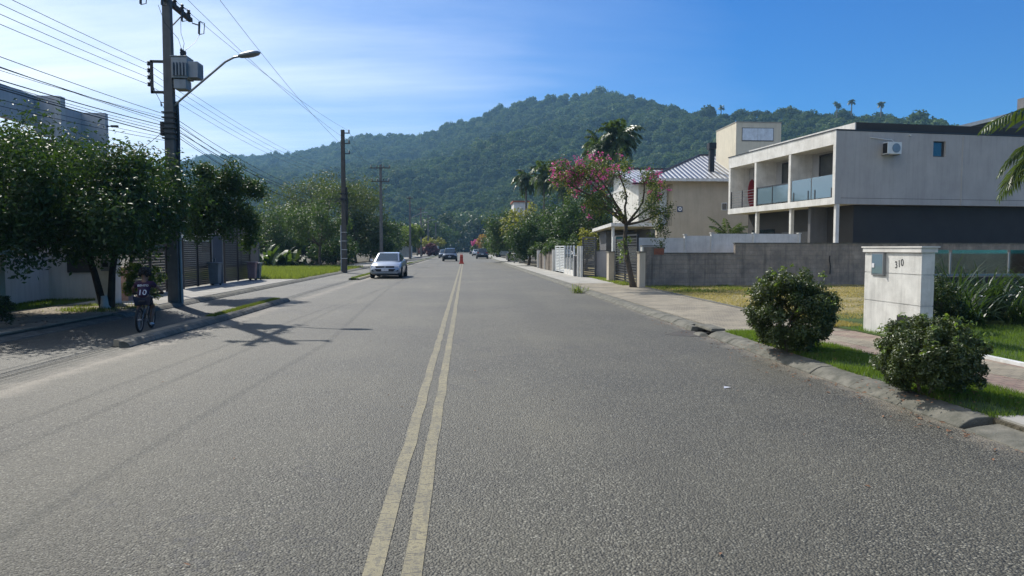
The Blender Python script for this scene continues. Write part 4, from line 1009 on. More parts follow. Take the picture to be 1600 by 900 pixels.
for x_ in (-.85, -.3, .85): insul(mb, x_, -.12, 9.56, 1.2)
obj('insulator', mb, M['darkmetal'], p1)
# low voltage rack on the left
lv = obj('wire_rack', MB().box(-.50, -.13, -.03, .03, 7.0, 7.07).box(-.50, -.13, -.03, .03, 6.12, 6.19).box(-.52, -.45, -.03, .03, 6.12, 7.07), M['poleconc2'], p1)
mb = MB()
for z_ in (6.98, 6.78, 6.58, 6.38): mb.lathe([(.03, -.06), (.055, -.04), (.03, 0), (.055, .04), (.03, .06)], 8, (-.565, 0, z_))
obj('insulator', mb, M['darkmetal'], lv)
# transformer
tf = obj('transformer', MB().box(.16, .62, -.24, .24, 6.52, 7.12).box(.2, .56, -.2, .2, 6.22, 6.5).box(.13, .62, -.26, .26, 7.122, 7.16), M['trafo'], p1, bevel=.02)
mb = MB()
for k in range(6): mb.box(.63 + .0, .90, -.22 + k * .08, -.18 + k * .08, 6.55, 7.0)
for k in range(5): mb.box(.22 + k * .09, .25 + k * .09, -.33, -.245, 6.58, 6.95)
obj('radiator', mb, M['trafo'], tf)
mb = MB()
for y_ in (-.14, 0, .14): mb.lathe([(.03, 0), (.045, .03), (.025, .06), (.045, .1), (.025, .13), (.04, .17), (.012, .24)], 8, (.42, y_, 7.16))
obj('bushing', mb, M['darkmetal'], tf)
obj('hanger', MB().box(.1, .2, -.05, .05, 6.9, 6.97).box(.1, .2, -.05, .05, 6.3, 6.37), M['darkmetal'], p1)
mb = MB()
for y_, a_ in ((-.14, (.13, -.9, 8.35)), (0, (.2, .45, 8.35)), (.14, (.28, 1.7, 8.33))):
    mb.tube([a_, (a_[0] + .05, a_[1] * .7, 7.95), (.42, y_ + a_[1] * .2, 7.6), (.42, y_, 7.4)], .007, 4)
for k in range(3): mb.tube([(-.6, 0, 6.98 - k * .2), (-.5 + k * .05, .1, 6.3 - k * .1), (-.2, .1, 5.7), (-.1, .05, 5.5)], .008, 4)
mb.tube([(-.12, 0, 5.85), (-.25, 0, 5.87), (-.24, 0, 5.75)], .02, 5)
obj('jumper_wires', mb, M['cable'], p1)
mb = MB()
for z_ in (5.55, 5.4, 5.25, 5.1, 4.95, 4.8): mb.box(-.19, .19, -.15, .15, z_, z_ + .035)
mb.tube([(.19, .05, 5.9), (.2, .06, 5.0), (.19, .04, 3.9), (.2, .06, 2.9)], .05, 6).box(-.26, -.14, -.08, .08, 4.9, 5.3)
obj('clamp_band', mb, M['darkmetal'], p1)
obj('conduit', MB().tube([(.21, -.02, -.02), (.19, -.02, 2.9)], .045, 8), M['greymetal'], p1)
lampa = obj('lamp_arm', MB().tube([(.1, 0, 5.75), (.35, -.05, 5.95), (1.7, -.25, 7.0), (1.95, -.28, 7.12), (2.15, -.3, 7.15)], .032, 8), M['greymetal'], p1)
lh = [(0.06, 0), (.11, .06), (.15, .25), (.155, .42), (.11, .58), (.03, .64)]
mb = MB(); 
for r_, h_ in lh:
    pass
vs = []; n8 = 12
for r_, h_ in lh:
    for k in range(n8): a_ = 2 * math.pi * k / n8; vs.append((2.08 + h_ * .98, -.3 + math.cos(a_) * r_, 7.15 + h_ * .17 + math.sin(a_) * r_ * .55))
mb.add(vs, [(i * n8 + k, i * n8 + (k + 1) % n8, (i + 1) * n8 + (k + 1) % n8, (i + 1) * n8 + k) for i in range(len(lh) - 1) for k in range(n8)] + [tuple(range(n8 - 1, -1, -1)), tuple(range((len(lh) - 1) * n8, len(lh) * n8))])
hd = obj('lamp_head', mb, M['greymetal'], lampa, smooth=True)
p0 = pole('plain concrete pole carrying the wires before the lit road', -8.7, -14, 10.0, .16, .11, 'poleconc')
obj('top_crossarm', MB().box(-.95, .95, -.14, -.1, 9.45, 9.56), M['poleconc2'], p0)

X2 = at(538, 388, 48.5).x
p2 = pole('dark pole with three short brackets at the vacant lot corner', at(538, 388, 48.5).x, 48.5, 9.7, .17, .12, 'poleconc2')
for z_ in (9.45, 8.75, 8.05):
    mb = MB().box(.1, .48, -.03, .03, z_, z_ + .07); insul(mb, .42, 0, z_ + .07, 1.2); obj('bracket', mb, M['darkmetal'], p2)
obj('cable_clamp', MB().box(-.22, .22, -.18, .18, 4.9, 5.05).box(-.24, .24, -.18, .18, 5.3, 5.4).tube([(.2, 0, 5.8), (.24, 0, 4.6), (.2, 0, 3.2)], .07, 6), M['black'], p2)
obj('conduit', MB().tube([(-.2, -.1, 0), (-.19, -.1, 3.2)], .05, 8), M['greymetal'], p2)
mb = MB()
for z_ in (.9, 1.5, 2.1, 2.7): mb.box(-.185, .185, -.155, .155, z_, z_ + .03)
obj('strap_bands', mb, M['reflect'], p2)
def tpole(label, x, y, H, w0, arms, lamp=False):
    t = pole(label, x, y, H, w0, w0 * .65, 'poleconc')
    for z_, hw in arms:
        mb = MB().box(-hw, hw, -w0 * .8 - .1, -w0 * .8 - .01, z_, z_ + .1)
        a_ = obj('crossarm', mb, M['poleconc2'], t); mi = MB()
        for x_ in (-hw + .05, -hw * .35, hw * .35, hw - .05): insul(mi, x_, -w0 * .8 - .055, z_ + .1, 1.3)
        obj('insulator', mi, M['darkmetal'], a_)
    if lamp:
        a_ = obj('lamp_arm', MB().tube([(.1, 0, 6.2), (.4, 0, 6.4), (1.8, 0, 7.1), (2.2, 0, 7.15)], .04, 6), M['greymetal'], t)
        obj('lamp_head', MB().frus(2.1, 2.75, -.12, .12, 7.1, 2.15, 2.7, -.08, .08, 7.22), M['greymetal'], a_)
    return t
p3 = tpole('concrete pole with two wide crossarms beyond the big left trees', at(596, 388, 69).x, 69, 9.8, .17, ((9.4, .95), (8.1, .85)))
p4 = tpole('slender pole with a street lamp arm in front of the round clipped tree', at(641, 388, 108).x, 108, 9.6, .18, ((9.2, .5),), True)
p5 = tpole('plain pole with small crossarm just right of the round clipped tree', at(658, 388, 136).x, 136, 9.6, .2, ((9.1, .7),), True)
p6 = tpole('distant pole beyond the lamp poles on the left', at(669, 388, 165).x, 165, 9.6, .2, ((9.1, .8),))
p7 = tpole('farthest left pole beside the approaching cars', at(681, 388, 215).x, 215, 9.6, .22, ((9.1, .8),))
def wire(a, b_, sag, rad=.007, mat='wire', label=None, name='power_line', grp=WG):
    a, b_ = Vector(a), Vector(b_); n = 18; c = a
    pts = [a.lerp(b_, i / n) - Vector((0, 0, 4 * sag * (i / n) * (1 - i / n))) - c for i in range(n + 1)]
    o = obj(name, MB().tube(pts, rad, 4), M[mat]); o.location = a
    tag(o, label, 'wire', grp); return o
# high voltage
for k, (xa, lab) in enumerate(((-.85, 'outermost left of the three high wires'), (-.3, 'middle one of the three high wires'), (.85, 'road-side one of the three high wires'))):
    za = 9.8
    wire((X1 + xa, Y1 - .12, za), (X2 + .42, 48.5, (9.72, 9.02, 8.32)[k]), .35, label=lab + ' running from the transformer pole to the bracket pole')
    wire((-8.7 + xa, -14, za - .1), (X1 + xa, Y1 - .12, za), .5, label=lab + ' reaching the transformer pole from behind the camera')
    wire((X2 + .42, 48.5, (9.72, 9.02, 8.32)[k]), (-8.5 + xa, 69, 9.7), .3, label=lab + ' from the bracket pole to the crossarm pole')
    wire((-8.5 + xa, 69, 9.7), (-8.75 + xa * .5, 108, 9.5), .5, label=lab + ' beyond the crossarm pole')
# low voltage, four wires
for k, z_ in enumerate((6.98, 6.78, 6.58, 6.38)):
    lab = ['top', 'second', 'third', 'lowest'][k] + ' of the four rack wires'
    wire((-9.2, -14, z_ + .1), (X1 - .6, Y1, z_ + .09), .55, label=lab + ' coming in from the upper left')
    wire((X1 - .6, Y1, z_ + .09), (X2 - .15, 48.5, z_ + .1), .5, .006, label=lab + ' going on to the bracket pole')
    wire((X2 - .15, 48.5, z_ + .1), (-8.6, 69, z_ + .2), .3, .007, label=lab + ' between bracket pole and crossarm pole')
# telecom bundle: many slack black cables
rr = random.Random(4)
LAB = ['topmost', 'second', 'third', 'fourth', 'fifth', 'sixth', 'seventh', 'eighth', 'ninth', 'lowest']
for k in range(10):
    z_ = 5.62 - k * .085; rad = (.008, .0055, .010, .006, .012, .0065, .009, .013, .006, .0075)[k]; x_ = rr.uniform(-.15, .1)
    wire((-8.95 + x_, -14, z_ + .35 + rr.uniform(-.1, .1)), (X1 - .17, Y1, z_), .55 + rr.uniform(-.25, .3), rad, 'cable', LAB[k] + ' black cable of the bundle entering from the left edge', 'telecom_cable', 'black telecom cables left of the transformer pole')
    if k < 7: wire((X1 + .1, Y1 + .1, z_ - .1), (X2 - .15, 48.5, 5.25 - k * .05), .75 + rr.uniform(-.25, .25), rad, 'cable', LAB[k] + ' black cable of the bundle sagging to the bracket pole', 'telecom_cable', 'black telecom cables beyond the transformer pole')
    if k < 3: wire((X2 - .15, 48.5, 5.25 - k * .1), (-8.55, 69, 5.3 - k * .1), .4, rad, 'cable', LAB[k] + ' black cable between bracket pole and crossarm pole', 'telecom_cable', 'black telecom cables beyond the bracket pole')
wire((X1, Y1, 5.3), (-14, 27.5, 4.6), .2, .008, 'cable', 'thin service cable from the transformer pole to the grey house', 'service_cable', 'service cables')

# ================================================================ vehicles
def pane(p, inset=.06, off=.008, th=.004):
    p = [Vector(q) for q in p]; c = sum(p, Vector()) / 4; n = (p[1] - p[0]).cross(p[3] - p[0]).normalized()
    q = [v + (c - v).normalized() * inset + n * off for v in p]; r_ = [v - n * th for v in q]
    return [tuple(v) for v in q + r_], [(0, 1, 2, 3), (7, 6, 5, 4)] + [(i, i + 4, (i + 1) % 4 + 4, (i + 1) % 4) for i in range(4)]
def loft(mb, rings):
    n = len(rings[0]); vs = [v for r_ in rings for v in r_]
    mb.add(vs, [(i * n + k, i * n + (k + 1) % n, (i + 1) * n + (k + 1) % n, (i + 1) * n + k) for i in range(len(rings) - 1) for k in range(n)] + [tuple(range(n - 1, -1, -1)), tuple(range((len(rings) - 1) * n, len(rings) * n))])
def car(name, label, cat, loc_, rz, paintm, kind='hatch', group=None, plate=True, front_light='lamp'):
    t = thing(name, label, cat, loc_, rz, group)
    k = {'hatch': (1.0, .0, 1.47), 'suv': (1.08, .12, 1.72), 'pickup': (1.12, .16, 1.80)}[kind]
    W, dz, Ht = .875 * k[0], k[1], k[2]
    st = [(0, .30, .56, .60, .70), (.06, .24, .64, .68, .80), (.22, .2, .72, .78, .85), (.55, .18, .82, .88, .872), (1.05, .18, .92, .99, .875), (2.4, .18, .95, .97, .875), (3.5, .2, .97, 1.01, .87), (3.9, .25, .95, 1.0, .84), (4.08, .35, .82, .86, .78)]
    if kind == 'pickup': st = st[:5] + [(2.7, .2, .97, .98, .875), (4.7, .25, .97, .97, .87), (4.9, .35, .95, .95, .85)]
    LN = st[-1][0]
    rings = []
    for y, zb, zt, zc, w_ in st:
        w_ *= k[0]; zb += dz * .6; zt += dz; zc += dz; zm = (zb + zt) / 2
        rings.append([(-w_ * .8, y, zb), (-w_ * .98, y, zb + .08), (-w_ * 1.0, y, zm), (-w_ * .975, y, zt - .05), (-w_ * .88, y, zt + .01), (-w_ * .45, y, zc - .01), (0, y, zc), (w_ * .45, y, zc - .01), (w_ * .88, y, zt + .01), (w_ * .975, y, zt - .05), (w_ * 1.0, y, zm), (w_ * .98, y, zb + .08), (w_ * .8, y, zb)])
    mb = MB(); loft(mb, rings); obj('body', mb, M[paintm], t, smooth=True)
    zb = .92 + dz; e = {'hatch': (3.1, 3.75), 'suv': (3.6, 4.0), 'pickup': (2.5, 2.75)}[kind]
    kw = k[0]
    cs = [(.98, .74 * kw, zb + .02, .70 * kw, zb + .05), (1.72, .80 * kw, zb, .60 * kw, Ht - .05), (2.2, .80 * kw, zb, .61 * kw, Ht), (e[0], .80 * kw, zb, .59 * kw, Ht - .04), (e[1], .72 * kw, zb, .66 * kw, zb + .08)]
    mb = MB(); loft(mb, [[(-a_, y, z0), (-b_, y, z1 - .02), (-b_ * .85, y, z1), (b_ * .85, y, z1), (b_, y, z1 - .02), (a_, y, z0)] for y, a_, z0, b_, z1 in cs])
    obj('cabin', mb, M[paintm], t)
    c0, c1, c2, c3, c4 = cs
    v, f = pane([(-c0[3] * .98, c0[0], c0[4]), (c0[3] * .98, c0[0], c0[4]), (c1[3] * .96, c1[0], c1[4]), (-c1[3] * .96, c1[0], c1[4])]); obj('windscreen', MB().add(v, f), M['carglass'], t)
    v, f = pane([(c4[3] * .96, c4[0], c4[4]), (-c4[3] * .96, c4[0], c4[4]), (-c3[3] * .96, c3[0], c3[4]), (c3[3] * .96, c3[0], c3[4])]); obj('rear_window', MB().add(v, f), M['carglass'], t)
    for s in (1, -1):
        q = [(s * c1[1], c1[0] - .45, c1[2] + .04), (s * c2[1], c2[0], c2[2] + .04), (s * c2[3], c2[0], c2[4] - .05), (s * c1[3], c1[0], c1[4] - .05)]
        q2 = [(s * c2[1], c2[0], c2[2] + .04), (s * c3[1], c3[0] + .2, c3[2] + .04), (s * c3[3], c3[0] - .05, c3[4] - .05), (s * c2[3], c2[0], c2[4] - .05)]
        for qq in (q, q2):
            if s < 0: qq = [qq[1], qq[0], qq[3], qq[2]]
            v, f = pane(qq, .04); obj('side_window', MB().add(v, f), M['carglass'], t)
        mr = obj('mirror', MB().frus(s * .86 * kw - .0, s * 1.02 * kw, 1.22, 1.36, zb + .03, s * .90 * kw, s * 1.01 * kw, 1.24, 1.36, zb + .17), M[paintm], t, bevel=.02)
        obj('headlight', MB().frus(s * .80 * kw, s * .46 * kw, .045, .30, .60 + dz, s * .80 * kw, s * .52 * kw, .12, .32, .73 + dz), M[front_light], t, bevel=.01)
        obj('tail_light', MB().box(min(s * .52, s * .83) * kw, max(s * .52, s * .83) * kw, LN - .16, LN + .02, .78 + dz, .93 + dz), M['redlamp'], t, bevel=.01)
        for y_ in (.78, LN - .82):
            wr = .32 + dz * .3
            mbw = MB().lathe([(wr * .6, -.1), (wr * .95, -.11), (wr, -.06), (wr, .06), (wr * .95, .11), (wr * .6, .1)], 20, (s * .80 * kw, y_, wr), 'x')
            wl = obj('wheel', mbw, M['rubber'], t, smooth=False)
            obj('rim', MB().lathe([(wr * .62, s * .114 - .005), (wr * .62, s * .114 + .005)], 16, (s * .80 * kw, y_, wr), 'x'), M['rim'], wl)
            obj('wheel_arch', MB().lathe([(wr * 1.18, -.03), (wr * 1.18, .03)], 20, (s * .858 * kw, y_, wr), 'x'), M['black'], t)
    obj('grille', MB().box(-.52 * kw, .52 * kw, .005, .08, .60 + dz, .70 + dz), M['black'], t)
    obj('lower_intake', MB().prismY([(-.46 * kw, .40 + dz), (.46 * kw, .40 + dz), (.60 * kw, .54 + dz), (-.60 * kw, .54 + dz)], -.012, .06), M['black'], t)
    obj('bumper', MB().box(-.74 * kw, .74 * kw, -.02, .10, .27 + dz * .7, .36 + dz), M['black'] if kind != 'hatch' else M['greymetal'], t, bevel=.015)
    for s in (1, -1): obj('fog_light', MB().prismY([(s * .60 * kw, .40 + dz), (s * .76 * kw, .40 + dz), (s * .74 * kw, .50 + dz)][::s], -.008, .04), M['black'], t)
    obj('emblem', MB().lathe([(.06, -.01), (.06, .0)], 14, (0, 0, .655 + dz), 'y'), M['rim'], t)
    obj('number_plate', MB().box(-.2, .2, -.03, -.02, .42 + dz, .54 + dz), M['lettering'], t)
    obj('rear_plate', MB().box(-.2, .2, LN + .002, LN + .012, .56 + dz, .69 + dz), M['lettering'], t)
    obj('rear_bumper', MB().box(-.76 * kw, .76 * kw, LN - .08, LN + .03, .32 + dz * .7, .50 + dz), M['black'], t, bevel=.02)
    if kind != 'hatch': obj('roof_rack', MB().box(-.5, -.46, 1.8, e[0] - .1, Ht + .01, Ht + .05).box(.46, .5, 1.8, e[0] - .1, Ht + .01, Ht + .05), M['black'], t)
    if kind == 'pickup': obj('bed', MB().box(-.74, .74, 2.95, 4.78, .985 + dz, 1.0 + dz), M['black'], t)
    obj('underbody', MB().box(-.7 * kw, .7 * kw, .3, LN - .3, .15 + dz * .5, .3 + dz), M['black'], t)
    return t
car('silver_hatchback', 'silver hatchback facing the camera, nearest of the cars at the left kerb', 'car', (-4.52, 39.3, 0), R(-1), 'silver')
car('dark_suv', 'black car with bright headlights in the lane left of the orange barrier', 'car', (-2.05, 91, 0), 0, 'carblack', 'suv')
car('parked_car', 'dark blue-grey car partly behind the black car', 'car', (-3.7, 119, 0), 0, 'cardark', 'hatch')
car('parked_car', 'light roofed car mostly hidden behind the two dark cars', 'car', (-3.6, 150, 0), 0, 'cargrey', 'suv')
car('parked_car', 'grey car seen from behind in the right lane, nearest one there', 'car', (2.75, 116, 0), R(180), 'cardark', 'suv')
car('parked_car', 'small white-roofed car ahead of the nearest right-lane car', 'car', (2.4, 158, 0), R(180), 'carwhite', 'hatch')
car('parked_car', 'dark car farthest away in the right lane', 'car', (2.1, 200, 0), R(180), 'carblack', 'hatch')
car('pickup_truck', 'white pickup standing crosswise at the right kerb before the trees', 'pickup', (10.1, 126, .1), R(80), 'carwhite', 'pickup')
bt = thing('traffic_barrier', 'orange-red plastic barrier standing on the yellow lines', 'barrier', (-.42, 76.5, .0))
obj('base', MB().frus(-.29, .29, -.29, .29, 0, -.24, .24, -.24, .24, .16), M['orange'], bt, bevel=.02)
obj('body', MB().frus(-.19, .19, -.15, .15, .16, -.15, .15, -.11, .11, .98), M['orange'], bt, bevel=.02)
for z_ in (.38, .62): obj('band', MB().frus(-.183, .183, -.142, .142, z_, -.176, .176, -.135, .135, z_ + .08), surf('darker_red_band', (.35, .04, .03)) if 'band' not in bpy.data.materials else M['orange'], bt)
obj('handle', MB().tube([(-.09, 0, .97), (-.08, 0, 1.08), (.08, 0, 1.08), (.09, 0, .97)], .025, 6), M['orange'], bt)

# ================================================================ the child and the bicycle
BX, BY = -6.62, 14.75
bk = thing('bicycle', 'small dark bicycle ridden by the child under the left tree', 'bicycle', (BX, BY, .004), R(9))
def ringpts(c, r_, n=22): return [(c[0], c[1] + r_ * math.cos(2 * math.pi * k / n), c[2] + r_ * math.sin(2 * math.pi * k / n)) for k in range(n + 1)]
for y_ in (-.40, .42):
    wl = obj('wheel', MB().tube(ringpts((0, y_, .25), .228), .024, 6, caps=False), M['rubber'], bk)
    obj('rim', MB().tube(ringpts((0, y_, .25), .20), .008, 5, caps=False), M['rim'], wl)
    mb = MB().lathe([(.022, -.04), (.022, .04)], 8, (0, y_, .25), 'x')
    for k in range(14): a_ = 2 * math.pi * k / 14; mb.tube([(0, y_, .25), (0, y_ + .2 * math.cos(a_), .25 + .2 * math.sin(a_))], .0022, 3)
    obj('spokes', mb, M['rim'], wl)
mb = MB().tube([(0, -.12, .60), (0, -.03, .25)], .016).tube([(0, -.10, .50), (0, .30, .60)], .016).tube([(0, -.03, .25), (0, .31, .55)], .018)
for s in (-1, 1): mb.tube([(s * .045, -.40, .25), (s * .02, -.10, .50)], .009).tube([(s * .045, -.40, .25), (s * .03, -.03, .25)], .01).tube([(s * .045, .42, .25), (s * .03, .33, .52)], .011)
mb.tube([(0, .33, .52), (0, .29, .72)], .018)
obj('frame', mb, M['carblack'], bk)
obj('saddle', MB().frus(-.07, .07, -.24, -.08, .60, -.06, .06, -.23, -.02, .635), M['black'], bk, bevel=.015)
hb = obj('handlebar', MB().tube([(-.29, .24, .75), (-.1, .29, .73), (.1, .29, .73), (.29, .24, .75)], .012), M['black'], bk)
obj('grip', MB().tube([(-.30, .235, .75), (-.21, .26, .745)], .018).tube([(.30, .235, .75), (.21, .26, .745)], .018), M['rubber'], hb)
ck = obj('crank', MB().lathe([(.07, .03), (.07, .036)], 14, (0, -.03, .25), 'x').tube([(.05, -.03, .25), (.07, .03, .11)], .01).tube([(-.05, -.03, .25), (-.07, -.09, .39)], .01), M['rim'], bk)
obj('pedal', MB().box(.07, .15, -.01, .08, .10, .12).box(-.15, -.07, -.13, -.04, .38, .40), M['black'], ck)

def skin(name, nodes, edges, mat, parent, sub=2, root=0, loc_=(0, 0, 0)):
    me = bpy.data.meshes.new(name); me.from_pydata([n[0] for n in nodes], edges, []); me.update()
    o = link(name, me, mat, parent); o.location = loc_
    md_ = o.modifiers.new('skin', 'SKIN'); md_.use_smooth_shade = True
    sv = me.skin_vertices[0].data
    for i, n in enumerate(nodes):
        r_ = n[1]; sv[i].radius = r_ if isinstance(r_, tuple) else (r_, r_)
    sv[root].use_root = True
    s_ = o.modifiers.new('sub', 'SUBSURF'); s_.levels = sub; s_.render_levels = sub
    return o
nodes = [((0, -.15, .66), (.10, .085)), ((0, -.10, .78), (.095, .07)), ((0, -.03, .90), (.115, .075)), ((0, .02, .97), (.09, .06)), ((0, .035, 1.03), .042), ((0, .06, 1.09), (.07, .075)), ((0, .075, 1.16), (.085, .095)), ((0, .07, 1.22), (.07, .08))]
edges = [(i, i + 1) for i in range(7)]
def chain(start, pts):
    prev = start
    for p_ in pts: nodes.append(p_); edges.append((prev, len(nodes) - 1)); prev = len(nodes) - 1
    return prev
for s in (-1, 1):
    e_ = chain(3, [((s * .13, .02, .965), .045), ((s * .24, .08, .87), .034), ((s * .27, .20, .80), .026), ((s * .265, .235, .785), (.03, .016))])
    for k in range(4): chain(e_, [((s * (.235 + .02 * k), .262, .785 - .004 * k), .008), ((s * (.235 + .02 * k), .272, .762), .0075), ((s * (.235 + .02 * k), .255, .742), .007)])
    chain(e_, [((s * .225, .235, .770), .009), ((s * .218, .238, .750), .008)])
e_ = chain(0, [((.085, -.12, .63), .07), ((.12, .13, .47), .05), ((.115, .04, .30), .042), ((.11, .0, .16), .03), ((.11, .05, .14), .028), ((.11, .12, .135), .024)])
e_ = chain(0, [((-.085, -.12, .63), .07), ((-.13, .17, .62), .05), ((-.12, .02, .50), .042), ((-.11, -.09, .44), .03), ((-.11, -.06, .425), .028), ((-.11, .02, .42), .024)])
ps = skin('person', nodes, edges, M['skin'], None, 2, 0, (BX, BY, .004)); ps.rotation_euler.z = R(9)
tag(ps, 'child with curly black hair in a dark jersey numbered 10, cycling away', 'person')
rr = random.Random(9)
jn_ = [((0, -.14, .66), (.125, .10)), ((0, -.10, .78), (.12, .088)), ((0, -.03, .90), (.138, .09)), ((0, .02, .97), (.105, .072)), ((0, .033, 1.01), .052)]
je = [(0, 1), (1, 2), (2, 3), (3, 4)]
for s in (-1, 1): jn_ += [((s * .14, .02, .96), .062), ((s * .215, .06, .895), .056)]; je += [(3, len(jn_) - 2), (len(jn_) - 2, len(jn_) - 1)]
skin('jersey', jn_, je, M['jersey'], ps, 2, 0)
skin('shorts', [((0, -.15, .645), (.125, .10)), ((.09, -.10, .62), .088), ((.115, .03, .54), .075), ((-.09, -.10, .62), .088), ((-.125, .05, .61), .075)], [(0, 1), (1, 2), (0, 3), (3, 4)], M['shorts'], ps, 2, 0)
skin('shoe', [((.11, -.03, .145), .036), ((.11, .06, .128), .034), ((.11, .13, .125), .028)], [(0, 1), (1, 2)], M['lettering'], ps, 2, 0)
skin('shoe', [((-.11, -.12, .425), .036), ((-.11, -.03, .408), .034), ((-.11, .05, .405), .028)], [(0, 1), (1, 2)], M['black'], ps, 2, 0)
mb = MB(); rr = random.Random(2)
for k in range(130):
    d_ = Vector((rr.gauss(0, 1), rr.gauss(0, 1), rr.gauss(.35, 1))).normalized()
    if d_.y > .45 and d_.z < .5: continue
    if d_.z < -.55: continue
    c = Vector((0, .055, 1.185)) + Vector((d_.x * .105, d_.y * .11, d_.z * .115)); r_ = rr.uniform(.022, .034)
    mb.lathe([(.002, -r_), (r_ * .75, -r_ * .6), (r_, 0), (r_ * .75, r_ * .6), (.002, r_)], 6, tuple(c))
obj('hair', mb, M['hair'], ps)
obj('eye', MB().lathe([(.004, -.004), (.01, 0), (.004, .004)], 8, (-.035, .168, 1.165), 'y').lathe([(.004, -.004), (.01, 0), (.004, .004)], 8, (.035, .168, 1.165), 'y'), M['lettering'], ps)
obj('nose', MB().frus(-.014, .014, .15, .175, 1.125, -.006, .006, .155, .168, 1.16), M['skin'], ps, bevel=.004)
obj('mouth', MB().box(-.025, .025, .150, .160, 1.098, 1.104), M['redlamp'], ps)
for s in (-1, 1): obj('ear', MB().lathe([(.004, -.01), (.022, 0), (.004, .01)], 8, (s * .088, .06, 1.15), 'x'), M['skin'], ps)
back = Matrix.Translation((0, -.152, .80)) @ Matrix.Rotation(R(90 - 28), 4, 'X')
text_mesh('jersey_number', '10', .17, M['lettering'], ps, Matrix.Translation((0, -.200, .745)) @ Matrix.Rotation(R(62), 4, 'X'), depth=.004)
text_mesh('jersey_name', 'BENTO', .065, M['lettering'], ps, Matrix.Translation((0, -.118, .915)) @ Matrix.Rotation(R(62), 4, 'X'), depth=.004)

# ================================================================ trees and plants
# left foreground
tree('street_tree', 'broad dark glossy tree with two stems whose crown fills the left of the street', (-9.55, 19.1, .1), 4.3, (-.6, -1.7, 2.7), (3.3, 3.3, 1.45), .10, 230, 330, .125, 'dark', 21, fcc=.08, bark='darkbark', fork=.42, stems=2, spread=.5, branches=30, clr=(.20, .33), flat=-.9, shell=.3)
tree('street_tree', 'upright dark tree with a lumpy crown just right of the transformer pole', (-10.25, 24.9, .1), 4.6, (1.7, 0, 2.95), (1.2, 1.3, 1.65), .07, 60, 330, .125, 'dark', 22, bark='darkbark', fork=.55, fcc=.04, shell=.3, branches=14, clr=(.24, .36), spread=.3)
def bush(name, label, base, c, r_, ncl, per, leaf, lm, seed, cat='bush', aspect=.42, group=None, clr=(.22, .34), inner=.55, H=.35, wob=.16):
    return tree(name, label, base, c[2] * 1.2, c, r_, .025, ncl, per, leaf, lm, seed, group=group, fork=.22, stems=3, spread=.12, branches=12, cat=cat, aspect=aspect, flat=-.9, clr=clr, inner=inner, wob=wob)
bush('shrub', 'bright leafed shrub between the cyclist and the transformer pole', (-8.85, 19.6, .1), (0, 0, .72), (.46, .46, .5), 34, 130, .075, 'light', 23)
bush('shrub', 'dark leafed shrub cut by the left edge of the photo', (-9.35, 14.4, .1), (-.1, 0, .42), (.42, .4, .38), 22, 110, .06, 'dark2', 24)
tree('street_tree', 'dark tree standing just outside the left edge', (-11.6, 13.4, .1), 4.2, (-.3, 0, 2.2), (2.2, 2.6, .85), .10, 70, 250, .12, 'dark', 20, fork=.42, branches=14)
# right foreground bushes
bush('round_bush', 'taller round bush on the verge in front of the dry lot', (5.02, 10.35, .1), (0, 0, .62), (.64, .62, .56), 170, 230, .05, 'bush', 31, clr=(.16, .22), inner=.6, wob=.085)
bush('round_bush', 'lower wide bush on the verge in front of the numbered pillar', (5.04, 7.15, .1), (0, 0, .42), (.50, .46, .38), 170, 230, .04, 'bush', 32, clr=(.16, .22), inner=.6, wob=.085)
# pink-flowering tree
PT = gp(988, 449, .11)
t = thing('flowering_tree', 'leaning tree with pink blossoms in front of the dark double gate', 'tree', PT)
rp_ = random.Random(41); mb = MB()
fk = (-.28, 0, 2.55)
mb.tube([(.05, 0, -.05), (-.02, 0, .25), (-.22, 0, 1.2), (-.33, .02, 1.9), fk], [.17, .12, .10, .09, .075], 8)
ends = []
def br(a, b_, r0, r1, bend=.12): limb(mb, a, b_, r0, r1, rp_, bend, 6, 5); return b_
specs = [((-1.3, .2, 3.6), (-2.6, .3, 4.25), (-3.3, -.1, 4.35)), ((-1.3, -.2, 3.7), (-2.2, -.3, 4.5), (-3.0, -.2, 4.75)), ((-1.2, .5, 3.9), (-1.8, .6, 4.6), (-2.6, .6, 4.6)), ((-.9, -.5, 3.5), (-1.7, -.7, 4.5), (-2.3, -.6, 4.9)), ((-.2, .3, 3.7), (-.5, .2, 4.5), (-.8, .4, 5.05)), ((.3, -.3, 3.4), (.3, -.5, 4.2), (0, -.6, 4.8)),
         ((.7, .2, 3.2), (1.1, .3, 3.6), (1.4, .4, 3.9)), ((-.9, .8, 3.2), (-1.7, 1.0, 3.7), (-2.4, .9, 3.9)), ((-.6, -.8, 2.9), (-1.3, -1.0, 3.1), (-1.8, -1.0, 3.2)), ((.6, -.5, 2.8), (1.0, -.6, 3.0), (1.25, -.5, 2.6))]
tips = []
for a_, b_, c_ in specs:
    br(fk, a_, .055, .038); br(a_, b_, .038, .024); br(b_, c_, .024, .012); tips += [a_, b_, b_, c_, c_]
    for _ in range(3):
        e_ = (b_[0] + rp_.uniform(-.6, .5), b_[1] + rp_.uniform(-.5, .5), b_[2] + rp_.uniform(-.1, .6)); br(b_, e_, .016, .006); tips += [e_, e_]
obj('trunk', mb, M['bark'], t, smooth=True)
gq = np.random.default_rng(8); T = np.array(tips) + gq.normal(size=(len(tips), 3)) * .18
pk = T[(T[:, 2] > 3.9)]; lo = T[(T[:, 2] < 4.5)]
V, Fq = leaf_cloud(T, np.full(len(T), .38), 75, .10, 9, shell=.1, up=.3); npmesh('leaves', V, Fq, L['green'], t)
